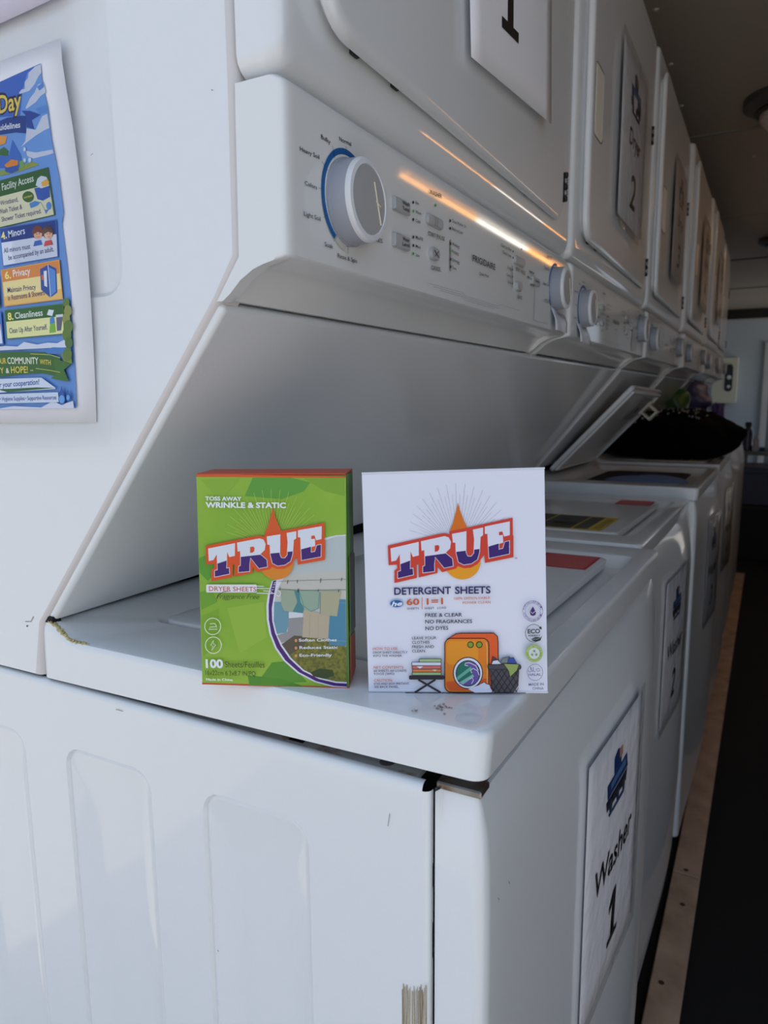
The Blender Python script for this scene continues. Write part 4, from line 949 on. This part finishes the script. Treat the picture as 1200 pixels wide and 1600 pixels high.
b = B(); b.hexa([gv[0]+Vector(gn)*.0005-up, gv[1]+Vector(gn)*.0005-up, gv[2], gv[3], gv[0]+Vector(gn)*.0005+up, gv[1]+Vector(gn)*.0005+up, gv[2]+up, gv[3]+up], REDT); b.obj('bottom_flap', gt, None)

# ------------------------------------------------------------------ papers taped to the machines
def sheet(name, label, cat, group, P0, size_r, size_u, normal, up, sleeve, tilt=0.0, bend=.002):
    """paper with a real thickness in a clear sleeve, lying on a machine face; returns empty and print plane"""
    n = Vector(normal).normalized(); u = Vector(up).normalized(); r = u.cross(n).normalized()
    if tilt: u = (u+r*tilt).normalized(); r = u.cross(n).normalized()
    t = empty(name, P0, label, cat, group)
    def grid(x0, x1, y0, y1, h, m, nm, thick):
        rows = []; N = 10
        for j in range(N+1):
            row = []
            for k in range(N+1):
                fx, fy = k/N, j/N; d = h+bend*math.sin(math.pi*fx)*math.sin(math.pi*fy*1.0)
                row.append(tuple(r*(x0+(x1-x0)*fx)+u*(y0+(y1-y0)*fy)+n*d))
            rows.append(row)
        b = B(); b.loft(rows, m, closed=False); o = b.obj(nm, t, 60, weighted=False)
        if thick: q = o.modifiers.new('so', 'SOLIDIFY'); q.thickness = thick; q.offset = -1
        return o
    grid(0, size_r, 0, size_u, .0012, PAPER, 'paper', .0003)
    if sleeve: grid(-sleeve, size_r+sleeve, -sleeve*1.3, size_u+sleeve, .0022, CLEAR, 'plastic_sleeve', 0)
    return t, n, u, r
class Flat:
    """print drawn directly in sheet coordinates (metres from the lower left corner)"""
    def __init__(s, P0, n, u, r, size, bend, lift=.0014):
        s.P0, s.n, s.u, s.r, s.size, s.bend, s.lift, s.k = Vector(P0), n, u, r, size, bend, lift, 0; s.V = []; s.F = []; s.MI = []; s.mats = []
    def add(s, pts, faces, rgb):
        m = ink(rgb)
        if m not in s.mats: s.mats.append(m)
        i0 = len(s.V); s.k += 1
        for x, y in pts:
            d = s.lift+s.k*.00002+s.bend*math.sin(math.pi*x/s.size[0])*math.sin(math.pi*y/s.size[1]); s.V.append(tuple(s.r*x+s.u*y+s.n*d))
        for f in faces: s.F.append(tuple(i0+q for q in f)); s.MI.append(s.mats.index(m))
    def poly(s, pts, rgb):
        t = geometry.tessellate_polygon([[Vector((p[0], p[1], 0)) for p in pts]]); fs = []
        for q in t:
            a, b, c = (pts[i] for i in q); ar = (b[0]-a[0])*(c[1]-a[1])-(b[1]-a[1])*(c[0]-a[0]); fs.append(q if ar > 0 else q[::-1])
        s.add(pts, fs, rgb)
    def text(s, t, x0, x1, y, h, rgb, bold=0.0, shear=0.0):
        V, F = glyph(t, bold, shear); a, b = V[:, 0].min(), V[:, 0].max()
        s.add([(x0+(v[0]-a)/(b-a)*(x1-x0), y+v[1]/CAPH*h) for v in V], F, rgb)
    def one(s, cx, y, h, rgb):
        w = h*.11
        s.poly([(cx-w, y), (cx+w, y), (cx+w, y+h), (cx-w*.7, y+h), (cx-h*.30, y+h*.80), (cx-h*.30, y+h*.64), (cx-w, y+h*.76)], rgb); s.poly([(cx-h*.32, y), (cx+h*.32, y), (cx+h*.32, y+h*.12), (cx-h*.32, y+h*.12)], rgb)
    def obj(s, name, parent):
        me = bpy.data.meshes.new(name); me.from_pydata(s.V, [], s.F); me.polygons.foreach_set('material_index', s.MI)
        for m in s.mats: me.materials.append(m)
        o = bpy.data.objects.new(name, me); COL.objects.link(o); o.parent = parent; return o
def logo(f, cx, cy, w):
    """blue and grey truck-like emblem"""
    D = (34, 62, 118); K = (40, 44, 58); O = (196, 140, 108); LB = (88, 130, 178)
    f.poly([(cx-.18*w, cy+.34*w), (cx-.02*w, cy+.40*w), (cx+.16*w, cy+.32*w), (cx+.14*w, cy+.14*w), (cx-.18*w, cy+.14*w)], D)
    f.poly([(cx+.05*w, cy+.36*w), (cx+.22*w, cy+.36*w), (cx+.2*w, cy+.24*w), (cx+.06*w, cy+.24*w)], O)
    f.poly([(cx-.46*w, cy+.12*w), (cx+.42*w, cy+.16*w), (cx+.48*w, cy-.04*w), (cx-.44*w, cy-.06*w)], D)
    f.poly([(cx-.30*w, cy+.09*w), (cx+.34*w, cy+.12*w), (cx+.36*w, cy+.03*w), (cx-.30*w, cy+.01*w)], LB)
    f.poly([(cx-.50*w, cy-.07*w), (cx+.46*w, cy-.05*w), (cx+.40*w, cy-.20*w), (cx-.46*w, cy-.20*w)], K)
    for k in (-.3, 0, .28): f.poly([(cx+k*w+.07*w*math.cos(a), cy-.2*w+.07*w*math.sin(a)) for a in [j*.63 for j in range(10)]], (60, 66, 80))
    f.poly([(cx-.40*w, cy-.26*w), (cx+.34*w, cy-.25*w), (cx+.30*w, cy-.31*w), (cx-.36*w, cy-.31*w)], D)
BK = (24, 22, 26)
ORD = ['nearest', 'second', 'third', 'fourth', 'fifth', 'sixth']
for i in range(5):
    y0 = PITCHY*i+(.257 if i == 0 else .225); wS, hS = (.258, .275)
    z0 = 1.425 if i == 0 else 1.435
    t, n, u, r = sheet('dryer_sign', 'white paper sign numbered %d on the %s dryer door' % (i+1, ORD[i]), 'sign', 'paper signs on the dryer doors', (-.1165+DX[i], y0, z0), wS-(.018 if i else 0), hS, (1, 0, 0), (0, 0, 1), .012 if i else 0, -.095 if i == 0 else 0.0, .003)
    f = Flat((0, 0, 0), n, u, r, (wS, hS), .003); w_ = wS-(.018 if i else 0)
    logo(f, w_*.5, hS*.78, .105)
    f.text('Dryer', w_*.27, w_*.73, hS*.47, .030, BK, .012, .12)
    if i == 0: f.one(w_*.40, .046, .078, BK)
    else: f.text(str(i+1), w_*.40, w_*.62, hS*.12, .058, BK, .012, .05)
    f.obj('sign_print', t)
for i in range(4):
    y0 = PITCHY*i+.235; x0 = WX[i]
    hS, wS = .275, .202
    t, n, u, r = sheet('washer_sign', 'white paper sign numbered %d on the %s washer front' % (i+1, ORD[i]), 'sign', 'paper signs on the washer fronts', (x0+.0112, y0, .531), wS, hS, (1, -.076, 0), (0, 0, 1), .009, 0, .002)
    f = Flat((0, 0, 0), n, u, r, (wS, hS), .002)
    logo(f, wS*.5, hS*.79, .085)
    f.text('Washer', wS*.15, wS*.85, hS*.45, .030, BK, .012, .12); (f.one(wS*.52, hS*.12, .060, BK) if i == 0 else f.text(str(i+1), wS*.42, wS*.60, hS*.12, .058, BK, .012, .08))
    f.obj('sign_print', t)

# ---- guidelines poster on the side of the first machine
pt = empty('guidelines_poster', (-.43, -.001, 1.118), 'colourful printed guidelines sheet in a clear sleeve on the near side panel', 'poster')
def sideplane(lift): return Print((-.40, -lift, 1.25), (0, -1, 0), lift=.0001)
def onside(px, py, y=0.0):
    d = CF+CR*(px-600)/FPX-CU*(py-800)/FPX; t_ = (y-CAM[1])/d[1]; return CAM+d*t_
def bent_sheet(name, px_poly_rows, m, y, parent, off, thick=0):
    rows = [[tuple(np.array(onside(px, py, y-dy))-np.array(off)) for px, py, dy in row] for row in px_poly_rows]
    b = B(); b.loft(rows, m, closed=False); o = b.obj(name, parent, 60, weighted=False)
    if thick: q = o.modifiers.new('so', 'SOLIDIFY'); q.thickness = thick; q.offset = 1
    return o
off = tuple(pt.location)
R_ = [(95, 60), (97, 95), (104, 140), (114, 200), (122, 260), (130, 330), (137, 400), (142, 470), (146, 540), (149, 600), (151, 660)]
rows = []
for k, (x, y) in enumerate(R_):
    zl = 96+(661-96)*(y-60)/600.0
    rows.append([(-150, zl+(99*(1-(y-60)/600.)), .0006), (-70, zl+50*(1-(y-60)/600.), .001), (0, zl, .0014), (x*.6, zl+(y-zl)*.6, .0016), (x, y, .0012+.0010*math.sin(k*1.1))])
bent_sheet('paper', rows, PAPER, -.0008, pt, off, .0003)
srow = [[(-160, 110, .001), (0, 38, .002), (60, 17, .004), (112, 2, .003)], [(-160, 260, .001), (0, 200, .003), (80, 180, .0035), (133, 165, .004)], [(-160, 480, .001), (0, 430, .003), (100, 428, .0035), (163, 425, .0035)], [(-160, 640, .001), (0, 640, .003), (110, 640, .003), (176, 640, .0045)], [(-160, 705, .001), (0, 702, .003), (110, 700, .0035), (172, 697, .004)]]
bent_sheet('plastic_sleeve', srow, CLEAR, -.0015, pt, off)
P = sideplane(.0036)
BLU = (70, 108, 196); SKY = (112, 158, 222); CLD = (206, 212, 228); DGR = (52, 98, 44); CRM = (222, 220, 190); YELW = (226, 204, 90); DB = (40, 66, 140); TXT = (56, 58, 110)
def a1(u, v): return (u/5.333, 50+v/5.333)       # crop 0,50..160,350
def a2(u, v): return (u/4.85, 350+v/4.85)        # crop 0,350..160,680
def a3(u, v): return (u/10., 80+v/10.)           # crop 0,80..80,240
def a4(u, v): return (u/10.66, 230+v/10.66)      # crop 0,230..110,380
edge = [a1(338, 262), a1(350, 400), a1(400, 640), a1(430, 900), a1(490, 1200), a1(530, 1500), a2(470, 0), a2(510, 300), a2(540, 560), a2(558, 900), a2(574, 1200), a2(580, 1395)]
P.poly([(-120, 176), (0, 128)]+edge+[(0, 640), (-120, 640)], SKY)
P.poly([(-120, 176), (0, 128), a1(338, 262), a1(230, 340), a1(190, 480), a1(170, 700), (-120, 190)], BLU)
for pts in ([a3(550, 240), a3(635, 205), a3(650, 330), a3(600, 400), a3(540, 520), a3(460, 620), a3(310, 670), a3(300, 650), a3(340, 600), a3(390, 590), a3(390, 480), a3(440, 420), a3(450, 340)], [a3(680, 490), a3(720, 640), a3(640, 700), a3(560, 800), a3(420, 900), a3(400, 890), a3(470, 740), a3(540, 650), a3(600, 520)], [a3(740, 980), a3(775, 1200), a3(690, 1240), a3(560, 1320), a3(430, 1420), a3(330, 1500), a3(400, 1400), a3(420, 1210), a3(560, 1230), a3(660, 1020)], [a4(880, 40), a4(900, 100), a4(800, 130), a4(560, 190), a4(460, 150), a4(430, 60), a4(600, 90)]): P.poly(pts, CLD)
for pts in ([a3(580, 560), a3(680, 480), a3(690, 560), a3(620, 620)], [a3(560, 900), a3(730, 840), a3(745, 960), a3(620, 980)]): P.poly(pts, (92, 142, 212))
# title
P.poly([a3(0, 1090), a3(120, 1040), a3(330, 1010), a3(410, 1010), a3(412, 1285), a3(250, 1270), a3(0, 1310)], DB); P.poly([a3(340, 930), a3(480, 935), a3(640, 995), a3(500, 1080), a3(540, 1220), a3(420, 1190), a3(412, 1010)], (46, 74, 156))
P.text('uidelines', a3(0, 1238), a3(322, 1192), 9.6, (226, 228, 240), .02)
P.text('Day', a3(-26, 980), a3(352, 892), 31, (44, 40, 70), .07, .05); P.text('Day', a3(-16, 976), a3(346, 894), 29, (232, 206, 96), .018, .05)
# still life
P.poly([a4(0, 480), a4(0, 400), a4(300, 330), a4(560, 240), a4(660, 295), a4(300, 420)], (146, 160, 70))
P.poly([a3(200, 1385), a3(260, 1500), a3(330, 1620), a3(360, 1750), a3(300, 1830), a3(0, 1830), a3(0, 1640), a3(150, 1620)], (66, 112, 196)); P.poly([a3(0, 1320), a3(120, 1330), a3(90, 1440), a3(0, 1480)], (232, 160, 70)); P.poly([a3(0, 1540), a3(70, 1500), a3(140, 1560), a3(130, 1640), a3(0, 1630)], (64, 112, 58))
P.poly([a4(80, 300), a4(200, 205), a4(310, 225), a4(300, 310), a4(130, 350)], (226, 138, 50)); P.poly([a4(90, 350), a4(310, 300), a4(320, 390), a4(200, 440), a4(100, 410)], (54, 92, 176)); P.poly([a4(330, 240), a4(400, 215), a4(420, 330), a4(350, 370)], (120, 166, 84))
for u, v, rr_ in ((420, 220, 2.6), (505, 215, 3), (420, 40, 2.6)): P.ell(*a4(u, v), rr_, rr_*1.6, (150, 186, 226)); P.ell(*a4(u, v), rr_*.6, rr_*1.0, (210, 224, 240))
def card(tl, tr, br, bl, split, head, body, line_):
    P.poly([tl, tr, br, bl], line_); 
    c_ = tuple(np.mean([tl, tr, br, bl], axis=0)); sh = lambda p: (p[0]+(c_[0]-p[0])*.03, p[1]+(c_[1]-p[1])*.05)
    TL, TR, BR, BL = sh(tl), sh(tr), sh(br), sh(bl); lp = lambda a, b, f: (a[0]+(b[0]-a[0])*f, a[1]+(b[1]-a[1])*f)
    ml, mrr = lp(TL, BL, split), lp(TR, BR, split); P.poly([TL, TR, mrr, ml], head); P.poly([ml, mrr, BR, BL], body)
    q1, q2 = lp(ml, BL, .62), lp(mrr, BR, .62); P.poly([q1, q2, BR, BL], tuple(int(a*.5+b*.5) for a, b in zip(body, {0: CRM}.get(1, line_ if sum(line_) > 420 else body))))
card((-70, 302), a4(815, 335), a4(935, 1135), (-70, 374), .33, DGR, CRM, (62, 100, 50))
P.text('. Facility Access', a4(5, 740), a4(578, 572), 11.5, (224, 232, 222), .01)
for t, a, b_ in (('Wristband,', (20, 975), (318, 905)), ('Wash Ticket &', (0, 1118), (385, 1030)), ('Shower Ticket required.', (45, 1245), (705, 1100))): P.text(t, a4(*a), a4(*b_), 7.6, TXT, .008)
P.ell(*a4(485, 830), 9, 8.6, (62, 106, 48)); P.text('WRISTBAND', a4(415, 865), a4(555, 825), 3, YELW, .02)
P.poly([a4(585, 690), a4(840, 640), a4(850, 830), a4(730, 895), a4(640, 870)], (56, 94, 178)); P.poly([a4(610, 640), a4(640, 530), a4(700, 480), a4(790, 500), a4(820, 560), a4(830, 650), a4(700, 690)], (206, 218, 232)); P.poly([a4(700, 590), a4(800, 530), a4(840, 590), a4(800, 650), a4(720, 660)], (230, 176, 80))
P.poly([a4(505, 940), a4(600, 900), a4(690, 920), a4(640, 975), a4(530, 1020)], (84, 142, 206)); P.line([a4(690, 915), a4(730, 980), a4(760, 1050)], .7, (120, 160, 120)); P.ell(*a4(830, 980), 4, 6, (90, 140, 210)); P.poly([a4(760, 1050), a4(830, 1040), a4(780, 1115)], (84, 132, 206))
card((0.5, 357), (90, 343), (93, 402), a2(30, 325), .38, DB, (214, 220, 236), (72, 112, 190))
P.text('4.', a2(22, 122), a2(62, 108), 11.5, (236, 224, 150), .03); P.text('Minors', a2(76, 105), a2(200, 75), 11, (220, 226, 240), .01)
P.text('All minors must', a2(40, 222), a2(240, 188), 8, TXT, .008); P.text('be accompanied by an adult.', a2(75, 275), a2(418, 208), 8, TXT, .008)
for u, hr, sh in ((295, (126, 66, 50), (70, 110, 190)), (375, (92, 62, 54), (196, 72, 72))):
    P.ell(*a2(u, 65), 8.4, 10.5, hr); P.ell(*a2(u+3, 82), 6.4, 7.2, (226, 178, 150)); P.poly([a2(u-32, 172), a2(u-22, 132), a2(u+25, 122), a2(u+38, 158)], sh)
    P.poly([a2(u-26, 62), a2(u, 38), a2(u+30, 58), a2(u+30, 72), a2(u, 62), a2(u-26, 80)], hr); P.ell(*a2(u-6, 78), .7, 1, (50, 36, 36), 8); P.ell(*a2(u+14, 75), .7, 1, (50, 36, 36), 8); P.line([a2(u-6, 98), a2(u+4, 102), a2(u+14, 95)], .6, (170, 80, 70))
card(a2(20, 350), a2(462, 272), a2(490, 572), a2(45, 628), .33, (214, 132, 66), (232, 214, 150), (222, 158, 70))
P.text('6.', a2(52, 420), a2(98, 412), 11.5, (240, 226, 130), .03); P.text('Privacy', a2(114, 404), a2(244, 382), 11.5, (236, 230, 224), .012)
P.text('Maintain Privacy', a2(72, 522), a2(286, 496), 8.4, TXT, .008); P.text('in Restrooms & Showers', a2(76, 582), a2(352, 540), 8.4, TXT, .008)
P.poly([a2(318, 345), a2(380, 310), a2(440, 340), a2(448, 520), a2(395, 560), a2(325, 500)], (50, 78, 150)); P.poly([a2(385, 330), a2(432, 355), a2(438, 515), a2(400, 545)], (86, 136, 206)); P.poly([a2(345, 360), a2(368, 355), a2(372, 480), a2(350, 470)], (216, 222, 236)); P.line([a2(378, 308), a2(398, 556)], 1.0, (210, 220, 236)); P.poly([a2(328, 390), a2(345, 385), a2(346, 430), a2(330, 425)], (196, 96, 84))
card(a2(48, 655), a2(495, 605), a2(505, 835), a2(65, 875), .40, DGR, (226, 224, 160), (74, 116, 52))
P.text('8.', a2(76, 730), a2(118, 725), 11.5, (240, 226, 130), .03); P.text('Cleanliness', a2(130, 720), a2(340, 695), 10, (222, 230, 222), .012); P.text('Clean Up After Yourself.', a2(88, 830), a2(375, 800), 8.4, TXT, .008)
P.poly([a2(395, 760), a2(430, 745), a2(440, 820), a2(390, 828)], (120, 176, 70)); P.poly([a2(394, 715), a2(425, 700), a2(432, 748), a2(394, 760)], (72, 132, 196)); P.poly([a2(372, 690), a2(385, 650), a2(425, 655), a2(412, 700)], (220, 226, 236)); P.poly([a2(442, 700), a2(492, 695), a2(478, 808), a2(448, 812)], (96, 98, 118)); P.poly([a2(438, 690), a2(494, 684), a2(494, 704), a2(440, 710)], (206, 210, 222))
P.poly([(-30, 487), a2(25, 665), a2(45, 915), (-30, 545)], (72, 112, 190)); P.poly([(-30, 500), a2(20, 760), a2(36, 905), (-30, 540)], (214, 220, 236)); P.ell(-1, 511, 5, 13, (196, 70, 70)); P.poly([(-30, 420), a2(2, 400), a2(18, 630), (-30, 490)], (214, 214, 150))
# landscape and ribbon
for pts in ([(-60, 548), a2(60, 925), a2(150, 930), a2(200, 895), a2(300, 915), a2(380, 900), a2(450, 905), a2(500, 880), a2(555, 880), a2(556, 935), a2(400, 940), a2(0, 960)], [a2(0, 1400), a2(120, 1380), a2(330, 1390), a2(420, 1340), a2(480, 1370), a2(570, 1340), a2(578, 1395), a2(0, 1405)]): P.poly(pts, CLD)
P.poly([a2(340, 955), a2(420, 935), a2(556, 940), a2(558, 990), a2(380, 985)], (70, 122, 190)); P.poly([a2(480, 985), a2(558, 960), a2(562, 1060), a2(500, 1040)], (120, 140, 60))
for u, v, r1_ in ((520, 600, 5), (532, 660, 6), (520, 720, 6), (535, 780, 7), (525, 840, 7), (540, 900, 6), (530, 990, 7)): P.ell(*a2(u, v), r1_, r1_*1.5, random.choice([(96, 124, 56), (140, 146, 78), (82, 112, 60)]))
P.poly([(-60, 552), a2(0, 975), a2(180, 968), a2(350, 975), a2(475, 1010), a2(480, 1160), a2(330, 1130), a2(180, 1140), a2(0, 1160), (-60, 592)], (58, 102, 46)); P.poly([a2(430, 1020), a2(555, 1060), a2(505, 1105), a2(540, 1195), a2(405, 1170), a2(440, 1140)], (66, 110, 48)); P.line([a2(290, 1095), a2(400, 1110), a2(475, 1125)], .8, (206, 202, 120)); P.line([a2(250, 985), a2(400, 992), a2(475, 1015)], .8, (206, 202, 120))
P.text('OUR', a2(2, 1062), a2(68, 1058), 9, YELW, .012); P.text('COMMUNITY', a2(78, 1060), a2(312, 1062), 10.5, (232, 234, 214), .012); P.text('WITH', a2(322, 1062), a2(405, 1070), 8, YELW, .012)
P.text('ITY', a2(-8, 1135), a2(52, 1132), 9.5, YELW, .012); P.text('&', a2(66, 1130), a2(92, 1130), 8, (232, 234, 214), .012); P.text('HOPE!', a2(106, 1130), a2(234, 1128), 10.5, YELW, .014); P.text('×', a2(250, 1120), a2(275, 1120), 4, (200, 206, 150), 0)
P.poly([(-60, 600), a2(0, 1175), a2(335, 1165), a2(440, 1240), a2(440, 1250), (-60, 618)], (206, 216, 234)); P.text('or your cooperation!', a2(0, 1240), a2(322, 1215), 8.4, DB, .016, .2)
P.poly([a2(0, 1252), a2(120, 1248), a2(300, 1238), a2(445, 1242), a2(300, 1255), a2(80, 1275)], (52, 96, 60))
P.poly([(-60, 615), a2(0, 1290), a2(460, 1275), a2(470, 1350), a2(0, 1360), (-60, 632)], (200, 212, 232))
P.text('ry', a2(-5, 1340), a2(14, 1338), 5, DB, .016); P.text('• Hygiene Supplies', a2(22, 1340), a2(210, 1335), 6.4, DB, .014); P.text('• Supportive Resources', a2(216, 1335), a2(450, 1328), 6.4, DB, .014)
for u, v, k in ((490, 1320, 1.0), (538, 1310, .62)): 
    P.poly([a2(u-2, v-95*k)]+[a2(u+26*k*math.cos(t), v+10*k+40*k*math.sin(t)) for t in [-.5+j*(math.pi+1)/10 for j in range(11)]], (44, 88, 170)); P.ell(*a2(u, v+8*k), 4.2*k, 6.4*k, (104, 160, 220))
P.obj('poster_print', pt, off)
# sheet above it, only its lower edge in view
ps = empty('upper_poster', (-.42, -.001, 1.405), 'white sheet above the guidelines poster, only its lower corner showing', 'poster')
off2 = tuple(ps.location)
bent_sheet('paper', [[(-160, 108, .001), (0, 37, .0015), (48, 15, .002), (96, -8, .0022)], [(-160, 40, .001), (0, -30, .003), (48, -55, .004), (94, -78, .003)], [(-160, -120, .001), (0, -260, .002), (48, -285, .003), (86, -308, .003)]], mat('lilac_paper', (226, 220, 238), .7), -.0008, ps, off2, .0003)
bent_sheet('plastic_sleeve', [[(-160, 118, .002), (0, 48, .003), (60, 22, .005), (126, 2, .003)], [(-160, 40, .002), (0, -30, .005), (60, -55, .006), (124, -78, .005)], [(-160, -120, .002), (0, -260, .005), (60, -285, .006), (116, -308, .004)]], CLEAR, -.0012, ps, off2)
